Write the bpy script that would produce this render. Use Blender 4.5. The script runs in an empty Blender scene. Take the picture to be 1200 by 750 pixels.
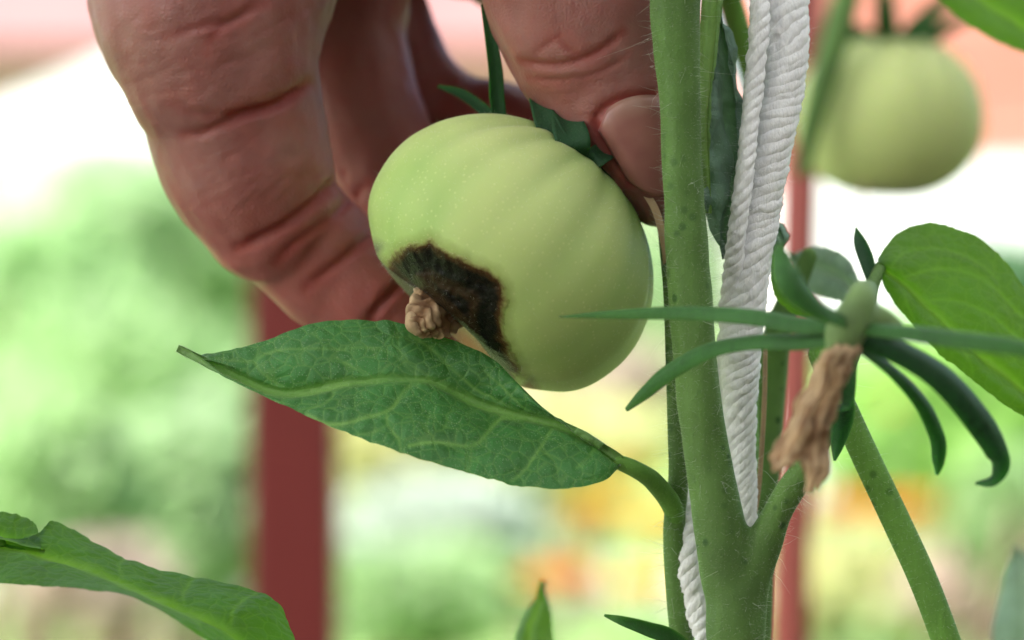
import bpy, math, random
import numpy as np
from mathutils import Vector

random.seed(7)
rng = np.random.default_rng(7)
SC = bpy.context.scene
COL = SC.collection

# ------------------------------------------------------------------ camera, world, sun, exposure
S = 0.12e-3        # metres that one photograph pixel covers in the plane of the fruit
D = 0.45           # camera to that plane
GROUND = -0.78     # ground height below the camera

cam_d = bpy.data.cameras.new('camera')
cam = bpy.data.objects.new('camera', cam_d)
COL.objects.link(cam)
cam.location = (0, -D, 0)
cam.rotation_euler = (math.radians(90), 0, 0)
cam_d.sensor_width = 36
cam_d.lens = 36 * D / (1200 * S)
cam_d.clip_start = 0.02
cam_d.clip_end = 400
cam_d.dof.use_dof = True
cam_d.dof.focus_distance = D - 0.013
cam_d.dof.aperture_fstop = 12.5
SC.camera = cam

SUN_EL, SUN_AZ = math.radians(48), math.radians(-120)     # azimuth from +Y (away from camera) towards +X
w = bpy.data.worlds.new('World')
SC.world = w
w.use_nodes = True
nt = w.node_tree
bg = nt.nodes['Background']
sky = nt.nodes.new('ShaderNodeTexSky')
sky.sky_type = 'NISHITA'
sky.sun_disc = False
sky.sun_elevation = SUN_EL
sky.sun_rotation = SUN_AZ
sky.air_density = 1.0
sky.dust_density = 4.0
sky.ozone_density = 1.0
nt.links.new(sky.outputs[0], bg.inputs[0])
bg.inputs[1].default_value = 0.14
sun_d = bpy.data.lights.new('sun', 'SUN')
sun = bpy.data.objects.new('sun', sun_d)
COL.objects.link(sun)
sun_d.energy = 4.5
sun_d.angle = math.radians(6)
sun_d.color = (1.0, 0.98, 0.95)
sdir = Vector((math.sin(SUN_AZ) * math.cos(SUN_EL), math.cos(SUN_AZ) * math.cos(SUN_EL), math.sin(SUN_EL)))
sun.rotation_euler = (-sdir).to_track_quat('-Z', 'Y').to_euler()

SC.view_settings.view_transform = 'Standard'
SC.view_settings.look = 'None'
SC.view_settings.gamma = 1
SC.view_settings.exposure = 1.56
SC.render.engine = 'CYCLES'
SC.cycles.use_denoising = True
SC.cycles.max_bounces = 8
SC.cycles.transparent_max_bounces = 8

# ------------------------------------------------------------------ helpers
def P(x, y, d=0.0):
    """photograph pixel + depth in mm behind the fruit plane -> world point"""
    d = d * 1e-3
    k = (D + d) / D
    return np.array([(x - 600) * S * k, d, (375 - y) * S * k])

def RAD(r, d=0.0):
    return r * S * (D + d * 1e-3) / D

def proj(co):
    k = D / (co[:, 1] + D)
    return np.stack([co[:, 0] * k / S + 600, 375 - co[:, 2] * k / S], 1)

def pix(x, y, dist):
    """pixel at a distance (m) from the camera"""
    return np.array([(x - 600) * S * dist / D, dist - D, (375 - y) * S * dist / D])

def catmull(pts, n):
    pts = np.asarray(pts, float)
    m = len(pts)
    if m == 2:
        t = np.linspace(0, 1, n)[:, None]
        return pts[0] * (1 - t) + pts[1] * t
    q = np.vstack([2 * pts[0] - pts[1], pts, 2 * pts[-1] - pts[-2]])
    out = []
    for t in np.linspace(0, m - 1 - 1e-9, n):
        i = int(t); f = t - i
        a, b, c, e = q[i], q[i + 1], q[i + 2], q[i + 3]
        out.append(0.5 * ((2 * b) + (-a + c) * f + (2 * a - 5 * b + 4 * c - e) * f * f + (-a + 3 * b - 3 * c + e) * f ** 3))
    return np.array(out)

def polyseg(p, poly, closed=False):
    """distance from points p (n,2) to a polyline"""
    poly = np.asarray(poly, float)
    d = np.full(len(p), 1e9)
    n = len(poly)
    for i in range(n if closed else n - 1):
        a = poly[i]; b = poly[(i + 1) % n]
        ab = b - a
        t = np.clip(((p - a) @ ab) / max(ab @ ab, 1e-9), 0, 1)
        d = np.minimum(d, np.linalg.norm(p - (a + t[:, None] * ab), axis=1))
    return d

def inside(p, poly):
    poly = np.asarray(poly, float)
    c = np.zeros(len(p), bool)
    n = len(poly)
    for i in range(n):
        a = poly[i]; b = poly[i - 1]
        cond = (a[1] > p[:, 1]) != (b[1] > p[:, 1])
        with np.errstate(divide='ignore', invalid='ignore'):
            xx = (b[0] - a[0]) * (p[:, 1] - a[1]) / (b[1] - a[1]) + a[0]
        c ^= cond & (p[:, 0] < xx)
    return c

def sdf(p, poly):
    d = polyseg(p, poly, True)
    return np.where(inside(p, poly), d, -d)

def frames(path):
    t = np.gradient(path, axis=0)
    t /= np.linalg.norm(t, axis=1)[:, None] + 1e-12
    n = np.zeros_like(t)
    ref = np.array([0, -1.0, 0])
    if abs(t[0] @ ref) > 0.9:
        ref = np.array([1.0, 0, 0])
    n[0] = ref - t[0] * (ref @ t[0]); n[0] /= np.linalg.norm(n[0])
    for i in range(1, len(t)):
        v = n[i - 1] - t[i] * (n[i - 1] @ t[i])
        n[i] = v / (np.linalg.norm(v) + 1e-12)
    b = np.cross(t, n)
    return t, n, b

def tube_data(path, rad, seg=16, flat=1.0, caps=True, mod=None, flatdir=None):
    path = np.asarray(path, float); rad = np.asarray(rad, float)
    t, n, b = frames(path)
    if flatdir is not None:
        f = np.asarray(flatdir, float)
        n = f - t * (t @ f)[:, None]
        n /= np.linalg.norm(n, axis=1)[:, None]
        b = np.cross(t, n)
    a = np.linspace(0, 2 * math.pi, seg, endpoint=False)
    m = len(path)
    r = rad[:, None] * np.ones(seg)
    if mod is not None:
        r = r * mod(np.linspace(0, 1, m)[:, None], a[None, :])
    v = path[:, None, :] + (np.cos(a)[None, :, None] * n[:, None, :] * flat + np.sin(a)[None, :, None] * b[:, None, :]) * r[:, :, None]
    v = v.reshape(-1, 3)
    i, j = np.meshgrid(np.arange(m - 1), np.arange(seg), indexing='ij')
    j2 = (j + 1) % seg
    q = np.stack([i * seg + j, i * seg + j2, (i + 1) * seg + j2, (i + 1) * seg + j], -1).reshape(-1, 4)
    faces = [tuple(x) for x in q.tolist()]
    if caps:
        faces.append(tuple(range(seg - 1, -1, -1)))
        faces.append(tuple(range((m - 1) * seg, m * seg)))
    return v, faces

def rtube(pts, n=24, seg=16, roundcap=True, **kw):
    """pts: list of (x,y,depth_mm,r_px) -> smooth tube with rounded ends"""
    pts = np.asarray(pts, float)
    c = catmull(pts, n)
    path = np.array([P(*q[:3]) for q in c])
    rad = np.array([RAD(max(q[3], 0.3), q[2]) for q in c])
    if roundcap:
        d0 = path[0] - path[1]; d0 /= np.linalg.norm(d0)
        d1 = path[-1] - path[-2]; d1 /= np.linalg.norm(d1)
        pre, pr, post, po = [], [], [], []
        for s in (0.97, 0.85, 0.62, 0.33):
            pre.append(path[0] + d0 * rad[0] * s); pr.append(rad[0] * math.sqrt(1 - s * s))
        for s in (0.33, 0.62, 0.85, 0.97):
            post.append(path[-1] + d1 * rad[-1] * s); po.append(rad[-1] * math.sqrt(1 - s * s))
        path = np.vstack([pre, path, post]); rad = np.concatenate([pr, rad, po])
    return tube_data(path, rad, seg, **kw)

def merge(parts):
    vs, fs, o = [], [], 0
    for v, f in parts:
        v = np.asarray(v); vs.append(v)
        fs += [tuple(i + o for i in q) for q in f]
        o += len(v)
    return np.vstack(vs), fs

def mesh_from(v, f, name='mesh', smooth=True):
    me = bpy.data.meshes.new(name)
    me.from_pydata(np.asarray(v).tolist(), [], f)
    me.update()
    if smooth:
        me.polygons.foreach_set('use_smooth', [True] * len(me.polygons))
    return me

def attr(me, name, vals):
    a = me.attributes.new(name, 'FLOAT', 'POINT')
    a.data.foreach_set('value', np.asarray(vals, np.float32))

def coords(me):
    a = np.empty(len(me.vertices) * 3); me.vertices.foreach_get('co', a)
    return a.reshape(-1, 3)

def normals(me):
    a = np.empty(len(me.vertices) * 3, np.float32); me.vertices.foreach_get('normal', a)
    return a.reshape(-1, 3).astype(float)

def set_coords(me, co):
    me.vertices.foreach_set('co', np.asarray(co).ravel()); me.update()

def obj(name, me, mat=None, parent=None):
    o = bpy.data.objects.new(name, me)
    COL.objects.link(o)
    if mat is not None and me is not None:
        me.materials.clear(); me.materials.append(mat)
    if parent is not None:
        o.parent = parent
        if parent.type == 'EMPTY' and parent.location.length > 0:
            o.matrix_parent_inverse = parent_inv(parent)
        elif parent.parent is not None and parent.parent.type == 'EMPTY':
            pass
    return o

def parent_inv(p):
    from mathutils import Matrix
    return Matrix.Translation(-p.location)

def thing(name, label, cat, loc=(0, 0, 0), group=None):
    o = bpy.data.objects.new(name, None)
    COL.objects.link(o)
    o.empty_display_size = 0.01
    o.location = loc
    tag(o, label, cat, group)
    return o

def tag(o, label, cat, group=None):
    o['label'] = label; o['category'] = cat
    if group: o['group'] = group
    return o

def remesh(v, f, voxel, smooth=4, factor=0.5):
    me = mesh_from(v, f)
    o = bpy.data.objects.new('tmp', me); COL.objects.link(o)
    m = o.modifiers.new('r', 'REMESH'); m.mode = 'VOXEL'; m.voxel_size = voxel; m.use_smooth_shade = True
    if smooth:
        s = o.modifiers.new('s', 'SMOOTH'); s.factor = factor; s.iterations = smooth
    dg = bpy.context.evaluated_depsgraph_get()
    res = bpy.data.meshes.new_from_object(o.evaluated_get(dg))
    bpy.data.objects.remove(o); bpy.data.meshes.remove(me)
    res.polygons.foreach_set('use_smooth', [True] * len(res.polygons))
    return res

# smooth value noise for mesh relief
_G = rng.random((32, 32, 32))
def vnoise(p, scale):
    q = p * scale
    i = np.floor(q).astype(int); f = q - i
    f = f * f * (3 - 2 * f)
    out = 0
    for dx in (0, 1):
        for dy in (0, 1):
            for dz in (0, 1):
                wgt = (f[:, 0] if dx else 1 - f[:, 0]) * (f[:, 1] if dy else 1 - f[:, 1]) * (f[:, 2] if dz else 1 - f[:, 2])
                out = out + wgt * _G[(i[:, 0] + dx) % 32, (i[:, 1] + dy) % 32, (i[:, 2] + dz) % 32]
    return out * 2 - 1

# ------------------------------------------------------------------ materials
class Mat:
    def __init__(s, name):
        s.m = bpy.data.materials.new(name); s.m.use_nodes = True
        s.nt = s.m.node_tree; s.N = s.nt.nodes; s.L = s.nt.links
        s.b = s.N['Principled BSDF']; s.out = s.N['Material Output']
    def n(s, t, **kw):
        x = s.N.new('ShaderNode' + t)
        for k, v in kw.items(): setattr(x, k, v)
        return x
    def link(s, a, b): s.L.new(a, b)
    def coord(s):
        if not hasattr(s, '_c'): s._c = s.n('TexCoord')
        return s._c.outputs['Object']
    def noise(s, scale, detail=4, rough=0.55, vec=None, stretch=None):
        x = s.n('TexNoise'); x.inputs['Scale'].default_value = scale
        x.inputs['Detail'].default_value = detail; x.inputs['Roughness'].default_value = rough
        v = vec or s.coord()
        if stretch:
            mp = s.n('Mapping'); mp.inputs['Scale'].default_value = stretch; s.link(v, mp.inputs[0]); v = mp.outputs[0]
        s.link(v, x.inputs['Vector']); return x.outputs['Fac']
    def vor(s, scale, feature='F1', out='Distance', vec=None):
        x = s.n('TexVoronoi', feature=feature); x.inputs['Scale'].default_value = scale
        s.link(vec or s.coord(), x.inputs['Vector']); return x.outputs[out]
    def attr(s, name):
        x = s.n('Attribute'); x.attribute_name = name; return x.outputs['Fac']
    def ramp(s, fac, stops, interp='LINEAR'):
        x = s.n('ValToRGB'); cr = x.color_ramp; cr.interpolation = interp
        while len(cr.elements) < len(stops): cr.elements.new(0.5)
        for e, (p, c) in zip(cr.elements, stops):
            e.position = p
            if not isinstance(c, (tuple, list)): c = (c, c, c)
            e.color = (*c, 1)
        s.link(fac, x.inputs[0]); return x.outputs[0]
    def mix(s, fac, a, b, mode='MIX'):
        x = s.n('MixRGB', blend_type=mode)
        for k, v in ((0, fac), (1, a), (2, b)):
            if hasattr(v, 'is_linked'): s.link(v, x.inputs[k])
            elif isinstance(v, (tuple, list)): x.inputs[k].default_value = (*v, 1)
            else: x.inputs[k].default_value = v
        return x.outputs[0]
    def math(s, op, a, b=0.0):
        x = s.n('Math', operation=op)
        for k, v in ((0, a), (1, b)):
            if hasattr(v, 'is_linked'): s.link(v, x.inputs[k])
            else: x.inputs[k].default_value = v
        return x.outputs[0]
    def bump(s, h, strength, dist, prev=None):
        x = s.n('Bump'); x.inputs['Strength'].default_value = strength; x.inputs['Distance'].default_value = dist
        s.link(h, x.inputs['Height'])
        if prev is not None: s.link(prev, x.inputs['Normal'])
        return x.outputs[0]
    def set(s, **kw):
        for k, v in kw.items():
            i = s.b.inputs[k.replace('_', ' ')]
            if hasattr(v, 'is_linked'): s.link(v, i)
            elif isinstance(v, (tuple, list)) and len(v) == 3 and i.type == 'RGBA': i.default_value = (*v, 1)
            else: i.default_value = v
        return s
    def translucent(s, color, amount):
        t = s.n('BsdfTranslucent'); mx = s.n('MixShader')
        if hasattr(color, 'is_linked'): s.link(color, t.inputs[0])
        else: t.inputs[0].default_value = (*color, 1)
        mx.inputs[0].default_value = amount
        s.link(s.b.outputs[0], mx.inputs[1]); s.link(t.outputs[0], mx.inputs[2])
        s.link(mx.outputs[0], s.out.inputs[0]); return s

def leaf_mat(name, base, vein, trans, rough=0.5, amount=0.3, speck=0.35, speckcol=(0.35, 0.45, 0.25)):
    m = Mat(name)
    n1 = m.noise(140, 4); n2 = m.noise(700, 3)
    dark = tuple(c * 0.62 for c in base); lite = tuple(min(1, c * 1.45) for c in base)
    c = m.ramp(n1, [(0.3, dark), (0.5, base), (0.72, lite)])
    c = m.mix(m.math('MULTIPLY', n2, 0.35), c, tuple(x * 0.6 for x in base))
    # fine pale gland hairs seen as stipple
    sp = m.vor(2600)
    spm = m.ramp(sp, [(0.0, 1.0), (0.2, 0.9), (0.33, 0.0)])
    spm = m.math('MULTIPLY', spm, m.ramp(m.noise(260, 2), [(0.35, 0.1), (0.65, 1.0)]))
    c = m.mix(m.math('MULTIPLY', spm, speck), c, speckcol)
    va = m.math('MULTIPLY', m.attr('vein'), m.ramp(m.noise(110, 3), [(0.3, 0.5), (0.6, 1.0)]))
    c = m.mix(m.math('MULTIPLY', va, 0.9), c, vein)
    cell = m.vor(480, 'DISTANCE_TO_EDGE')
    net = m.ramp(cell, [(0.0, 1.0), (0.09, 0.0)])
    c = m.mix(m.math('MULTIPLY', net, 0.34), c, vein)
    h = m.bump(cell, 0.7, 0.0006)
    h = m.bump(m.noise(1500, 3), 0.35, 0.0003, h)
    h = m.bump(spm, 0.6, 0.0003, h)
    m.set(Base_Color=c, Roughness=rough, Normal=h, Specular_IOR_Level=0.35, Sheen_Weight=0.04, Sheen_Roughness=0.5)
    tc = m.mix(m.math('MULTIPLY', va, 0.6), trans, tuple(min(1, x * 1.7) for x in trans))
    m.translucent(tc, amount)
    return m.m

M = {}
M['leaf'] = leaf_mat('leaf_green', (0.046, 0.18, 0.046), (0.19, 0.36, 0.09), (0.1, 0.3, 0.03), 0.45, 0.2, 0.5, (0.36, 0.52, 0.3))
M['leaf_bright'] = leaf_mat('leaf_bright', (0.045, 0.14, 0.016), (0.16, 0.3, 0.035), (0.24, 0.52, 0.025), 0.45, 0.5, 0.12)
M['leaf_fuzzy'] = leaf_mat('leaf_fuzzy', (0.16, 0.27, 0.2), (0.11, 0.2, 0.12), (0.1, 0.25, 0.07), 0.7, 0.2, 0.5, (0.4, 0.5, 0.45))
M['leaf_rim'] = leaf_mat('leaf_rim', (0.14, 0.27, 0.07), (0.2, 0.34, 0.1), (0.25, 0.45, 0.08), 0.5, 0.3, 0.1)
M['leaf_mid'] = leaf_mat('leaf_mid', (0.03, 0.13, 0.014), (0.16, 0.33, 0.035), (0.18, 0.45, 0.02), 0.62, 0.45, 0.05)
M['leaf_pale'] = leaf_mat('leaf_pale', (0.2, 0.32, 0.22), (0.3, 0.42, 0.3), (0.2, 0.35, 0.15), 0.6, 0.3)

def stem_mat(name, base, blot, trans=None):
    m = Mat(name)
    c = m.ramp(m.noise(90, 4), [(0.3, tuple(x * 0.72 for x in base)), (0.55, base), (0.75, tuple(x * 1.3 for x in base))])
    streak = m.noise(900, 3, stretch=(1, 1, 0.08))
    c = m.mix(m.math('MULTIPLY', m.ramp(streak, [(0.45, 0.0), (0.7, 1.0)]), 0.25), c, tuple(x * 1.5 for x in base))
    sp = m.ramp(m.vor(420), [(0.0, 1.0), (0.16, 1.0), (0.3, 0.0)])
    sp = m.math('MULTIPLY', sp, m.ramp(m.noise(120, 2), [(0.45, 0.0), (0.62, 1.0)]))
    c = m.mix(m.math('MULTIPLY', sp, 0.75), c, blot)
    gl = m.ramp(m.vor(2300), [(0.0, 1.0), (0.2, 0.6), (0.36, 0.0)])
    c = m.mix(m.math('MULTIPLY', gl, 0.1), c, tuple(min(1, x * 2.4) for x in base))
    h = m.bump(gl, 0.4, 0.0002)
    h = m.bump(m.noise(500, 4), 0.3, 0.0005, h)
    m.set(Base_Color=c, Roughness=0.6, Specular_IOR_Level=0.22, Normal=h, Subsurface_Weight=0.25, Subsurface_Radius=(0.6, 1.0, 0.25), Subsurface_Scale=0.0015, Sheen_Weight=0.06, Sheen_Roughness=0.4)
    return m.m
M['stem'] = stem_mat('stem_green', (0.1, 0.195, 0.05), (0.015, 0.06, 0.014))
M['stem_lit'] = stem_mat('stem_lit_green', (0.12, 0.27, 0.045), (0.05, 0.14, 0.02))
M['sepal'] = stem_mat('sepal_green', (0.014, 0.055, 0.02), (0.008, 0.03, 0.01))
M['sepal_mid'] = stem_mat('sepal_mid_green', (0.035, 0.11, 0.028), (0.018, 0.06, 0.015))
M['calyx'] = stem_mat('calyx_pale', (0.17, 0.27, 0.1), (0.1, 0.18, 0.06))

m = Mat('plant_hair')
m.set(Base_Color=(0.75, 0.8, 0.7), Roughness=0.4, Transmission_Weight=0.0)
m.translucent((0.8, 0.85, 0.75), 0.4)
M['hair'] = m.m

def tomato_mat(name, base, deep, pale):
    m = Mat(name)
    n = m.noise(45, 3)
    c = m.ramp(n, [(0.3, tuple(x * 0.9 for x in base)), (0.7, base)])
    c = m.mix(m.attr('groove'), c, deep)
    c = m.mix(m.attr('pale'), c, pale)
    c = m.mix(m.math('MULTIPLY', m.ramp(m.vor(1100), [(0.0, 1.0), (0.14, 0.8), (0.24, 0.0)]), 0.4), c, pale)
    # rot: a distance field stored on the skin, roughened by noise
    r = m.attr('rot')
    r = m.math('ADD', r, m.math('MULTIPLY', m.math('SUBTRACT', m.noise(520, 4, 0.6), 0.5), 0.13))
    rm = m.ramp(r, [(0.47, 0.0), (0.53, 1.0)])
    rc = m.ramp(r, [(0.47, (0.2, 0.12, 0.035)), (0.53, (0.06, 0.027, 0.008)), (0.58, (0.006, 0.005, 0.003)), (0.71, (0.004, 0.004, 0.003)),
                    (0.76, (0.022, 0.013, 0.006)), (0.83, (0.03, 0.016, 0.007)), (0.88, (0.004, 0.003, 0.002)), (1.0, (0.004, 0.003, 0.002))])
    rc = m.mix(m.ramp(m.noise(900, 4, 0.7), [(0.58, 0.0), (0.75, 0.45)]), rc, (0.04, 0.022, 0.009))
    halo = m.ramp(r, [(0.36, 0.0), (0.47, 0.6)])
    c = m.mix(halo, c, (0.2, 0.24, 0.06))
    c = m.mix(rm, c, rc)
    g = m.attr('grey')
    gm = m.math('MULTIPLY', g, m.ramp(m.noise(350, 4), [(0.2, 0.75), (0.6, 1.0)]))
    c = m.mix(gm, c, (0.15, 0.17, 0.1))
    br = m.math('MULTIPLY', m.attr('brown'), 0.9)
    c = m.mix(br, c, (0.33, 0.16, 0.06))
    h = m.bump(m.noise(1100, 3), 0.08, 0.0004)
    wr = m.math('MULTIPLY', m.noise(700, 5, 0.7), rm)
    h = m.bump(wr, 0.6, 0.0008, h)
    rough = m.mix(rm, (0.52,) * 3, (0.36,) * 3)
    ss = m.math('MULTIPLY', m.math('SUBTRACT', 1.0, rm), 0.45)
    m.set(Base_Color=c, Roughness=rough, Normal=h, Subsurface_Weight=ss, Subsurface_Radius=(0.7, 1.0, 0.3), Subsurface_Scale=0.004,
          Specular_IOR_Level=m.math('SUBTRACT', 0.2, m.math('MULTIPLY', rm, 0.08)))
    return m.m
M['tomato'] = tomato_mat('tomato_skin', (0.4, 0.55, 0.18), (0.15, 0.35, 0.075), (0.64, 0.7, 0.32))

m = Mat('dried_petals')
c = m.ramp(m.noise(350, 5, 0.65), [(0.3, (0.07, 0.03, 0.012)), (0.5, (0.24, 0.125, 0.055)), (0.7, (0.44, 0.27, 0.13))])
c = m.mix(m.math('MULTIPLY', m.attr('pale'), 0.8), c, (0.66, 0.49, 0.29))
m.set(Base_Color=c, Roughness=0.75, Normal=m.bump(m.noise(900, 4), 0.5, 0.0006))
m.translucent((0.6, 0.35, 0.18), 0.15)
M['dried'] = m.m

# skin
m = Mat('skin')
n = m.noise(60, 4)
c = m.ramp(n, [(0.3, (0.21, 0.076, 0.068)), (0.5, (0.285, 0.118, 0.106)), (0.7, (0.35, 0.168, 0.15))])
c = m.mix(m.math('MULTIPLY', m.ramp(m.noise(170, 3), [(0.42, 0.0), (0.66, 1.0)]), 0.42), c, (0.33, 0.085, 0.075))
c = m.mix(m.attr('red'), c, (0.26, 0.03, 0.026))  # crease redness, plus the painted shade of the far flesh
c = m.mix(m.attr('pink'), c, (0.44, 0.1, 0.095))
ridge = m.noise(1900, 2, stretch=(1, 1, 0.35))
fine = m.vor(1500, 'DISTANCE_TO_EDGE')
patch = m.ramp(m.noise(75, 3), [(0.35, 0.25), (0.65, 1.0)])
h = m.bump(m.math('MULTIPLY', fine, patch), 0.42, 0.0003)
h = m.bump(m.math('MULTIPLY', ridge, patch), 0.25, 0.0003, h)
h = m.bump(m.noise(350, 4), 0.2, 0.0008, h)
m.set(Base_Color=c, Roughness=0.48, Normal=h, Subsurface_Weight=0.5, Subsurface_Radius=(1.0, 0.3, 0.18), Subsurface_Scale=0.003, Specular_IOR_Level=0.4)
M['skin'] = m.m
m = Mat('nail')
c = m.ramp(m.noise(200, 3), [(0.3, (0.27, 0.1, 0.09)), (0.7, (0.33, 0.14, 0.12))])
c = m.mix(m.attr('lunula'), c, (0.36, 0.25, 0.19))
m.set(Base_Color=c, Roughness=0.33, Subsurface_Weight=0.2, Subsurface_Radius=(1, 0.4, 0.25), Subsurface_Scale=0.0015,
      Normal=m.bump(m.noise(1200, 2, stretch=(1, 1, 0.1)), 0.12, 0.0003))
M['nail'] = m.m

m = Mat('cotton_cord')
fib = m.noise(2600, 3, stretch=(1, 1, 0.3))
c = m.ramp(fib, [(0.3, (0.86, 0.88, 0.91)), (0.6, (0.94, 0.95, 0.97))])
c = m.mix(m.math('MULTIPLY', m.ramp(m.noise(80, 3), [(0.5, 0), (0.75, 1.0)]), 0.18), c, (0.55, 0.5, 0.4))
m.set(Base_Color=c, Roughness=0.85, Normal=m.bump(fib, 0.6, 0.0004), Sheen_Weight=0.3, Sheen_Roughness=0.5)
M['cord'] = m.m
m = Mat('cotton_fibre'); m.set(Base_Color=(0.85, 0.86, 0.87), Roughness=0.7); M['fibre'] = m.m

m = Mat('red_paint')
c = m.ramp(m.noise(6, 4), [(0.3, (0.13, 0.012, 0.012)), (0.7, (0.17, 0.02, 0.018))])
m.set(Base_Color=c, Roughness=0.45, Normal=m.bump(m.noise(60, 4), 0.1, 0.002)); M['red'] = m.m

def simple(name, c0, c1, scale, rough=0.7, trans=None):
    m = Mat(name)
    c = m.ramp(m.noise(scale, 4), [(0.3, c0), (0.7, c1)])
    m.set(Base_Color=c, Roughness=rough)
    if trans: m.translucent(trans, 0.4)
    return m.m

# ------------------------------------------------------------------ setting: lawn, path, buildings far behind
def quad(name, pts, mat, kind=None, parent=None):
    o = obj(name, mesh_from(np.array(pts), [(0, 1, 2, 3)], smooth=False), mat, parent)
    if kind: o['kind'] = kind
    return o

m = Mat('lawn')
c = m.ramp(m.noise(1.2, 5), [(0.3, (0.11, 0.22, 0.05)), (0.55, (0.17, 0.32, 0.07)), (0.75, (0.26, 0.36, 0.12))])
c = m.mix(m.ramp(m.noise(9, 4), [(0.45, 0), (0.7, 0.5)]), c, (0.3, 0.27, 0.14))
m.set(Base_Color=c, Roughness=0.85, Normal=m.bump(m.noise(40, 4), 0.6, 0.05))
quad('lawn', [(-90, -30, GROUND), (90, -30, GROUND), (90, 160, GROUND), (-90, 160, GROUND)], m.m, 'structure')
quad('path', [(-12, 8.3, GROUND + .004), (12, 8.3, GROUND + .004), (12, 9.6, GROUND + .004), (-12, 9.6, GROUND + .004)],
     simple('path_gravel', (0.5, 0.42, 0.36), (0.62, 0.55, 0.48), 12), 'structure')

quad('added_soil_bed', [(-2.4, -3.4, GROUND + .008), (2.4, -3.4, GROUND + .008), (2.4, 1.3, GROUND + .008), (-2.4, 1.3, GROUND + .008)],
     simple('soil', (0.03, 0.022, 0.016), (0.06, 0.045, 0.03), 30), 'structure')  # unseen dark ground, added to cut light bouncing up at the plant

def boxdata(x0, x1, y0, y1, z0, z1):
    v = [(x0, y0, z0), (x1, y0, z0), (x1, y1, z0), (x0, y1, z0), (x0, y0, z1), (x1, y0, z1), (x1, y1, z1), (x0, y1, z1)]
    f = [(0, 3, 2, 1), (4, 5, 6, 7), (0, 1, 5, 4), (1, 2, 6, 5), (2, 3, 7, 6), (3, 0, 4, 7)]
    return np.array(v, float), f

def bevel_box(name, x0, x1, y0, y1, z0, z1, mat, parent=None, bev=0.004):
    v, f = boxdata(x0, x1, y0, y1, z0, z1)
    o = obj(name, mesh_from(v, f, smooth=False), mat, parent)
    b = o.modifiers.new('b', 'BEVEL'); b.width = bev; b.segments = 2
    return o

salmon = simple('salmon_siding', (0.44, 0.155, 0.115), (0.5, 0.19, 0.145), 2)
white = simple('white_wash', (0.8, 0.8, 0.8), (0.84, 0.84, 0.83), 2)
pinkroof = simple('faded_roof', (0.5, 0.36, 0.33), (0.58, 0.43, 0.4), 3)
glassy = simple('dark_pane', (0.05, 0.06, 0.07), (0.07, 0.08, 0.09), 2, 0.1)

# cottage on the right: white plinth, salmon boards, roof above the frame
DC = 14.0
cx0, cx1 = pix(930, 0, DC)[0], pix(1640, 0, DC)[0]
zpl_top, zpl_bot = pix(0, 195, DC)[2], GROUND
yc = DC - D
cot = thing('cottage', 'salmon boarded cottage with a white lower wall behind the hanging background tomato', 'building', (0.5 * (cx0 + cx1), yc, GROUND))
bevel_box('plinth', cx0, cx1, yc, yc + 3, zpl_bot, zpl_top, white, cot, 0.01)
nb = 9
for i in range(nb):
    z0 = zpl_top + 0.002 + i * 0.2
    bevel_box('board', cx0, cx1, yc + 0.02 + 0.012 * (i % 2), yc + 2.98, z0, z0 + 0.196, salmon, cot, 0.01)
zt = zpl_top + nb * 0.2 + 0.005
rv = np.array([(cx0 - .3, yc - .3, zt), (cx1 + .3, yc - .3, zt), (cx1 + .3, yc + 3.3, zt), (cx0 - .3, yc + 3.3, zt), (cx0 - .3, yc + 1.5, zt + 1.3), (cx1 + .3, yc + 1.5, zt + 1.3)])
obj('roof', mesh_from(rv, [(0, 1, 5, 4), (2, 3, 4, 5), (0, 4, 3), (1, 2, 5), (0, 3, 2, 1)], smooth=False), pinkroof, cot)
# white shed on the left with a sloping white roof, a pale rooftop behind it
DS = 11.0
sh = thing('garden_shed', 'white garden shed with a sloping roof edge beyond the hand', 'shed', (pix(60, 0, DS)[0], DS - D, GROUND))
a, b_, c_, d_ = pix(-110, 178, DS), pix(330, 172, DS), pix(330, -14, DS), pix(-110, 174, DS)
front = [a[[0, 2]], b_[[0, 2]], c_[[0, 2]], d_[[0, 2]]]
pts = [(x, DS - D, z) for x, z in front] + [(x, DS - D + 1.6, z) for x, z in front]
obj('roof', mesh_from(np.array(pts), [(0, 1, 2, 3), (7, 6, 5, 4), (0, 4, 5, 1), (1, 5, 6, 2), (2, 6, 7, 3), (3, 7, 4, 0)], smooth=False), white, sh)
zb = pix(0, 179, DS)[2]
bevel_box('wall', pix(-300, 0, DS)[0], pix(300, 0, DS)[0], DS - D + .1, DS - D + 1.5, GROUND, zb, simple('shed_wall', (.5, .5, .5), (.6, .6, .58), 3), sh, 0.01)
DH = 17.0
HX = 760
hs = thing('house', 'pale pink house rising behind the white shed', 'building', (pix(60, 0, DH)[0], DH - D, GROUND))
bevel_box('wall', pix(-500, 0, DH)[0], pix(HX, 0, DH)[0], DH - D, DH - D + 4, GROUND, pix(0, 60, DH)[2], simple('pale_wall', (.46, .29, .26), (.5, .33, .3), 2), hs, 0.01)
zt = pix(0, 60, DH)[2]
x0, x1 = pix(-560, 0, DH)[0], pix(HX + 60, 0, DH)[0]
rv = np.array([(x0, DH - D - .3, zt), (x1, DH - D - .3, zt), (x1, DH - D + 4.3, zt), (x0, DH - D + 4.3, zt), (x0, DH - D + 2, zt + 1.6), (x1, DH - D + 2, zt + 1.6)])
obj('roof', mesh_from(rv, [(0, 1, 5, 4), (2, 3, 4, 5), (0, 4, 3), (1, 2, 5), (0, 3, 2, 1)], smooth=False), simple('pink_roof', (.21, .1, .095), (.25, .13, .12), 2), hs)

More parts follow.
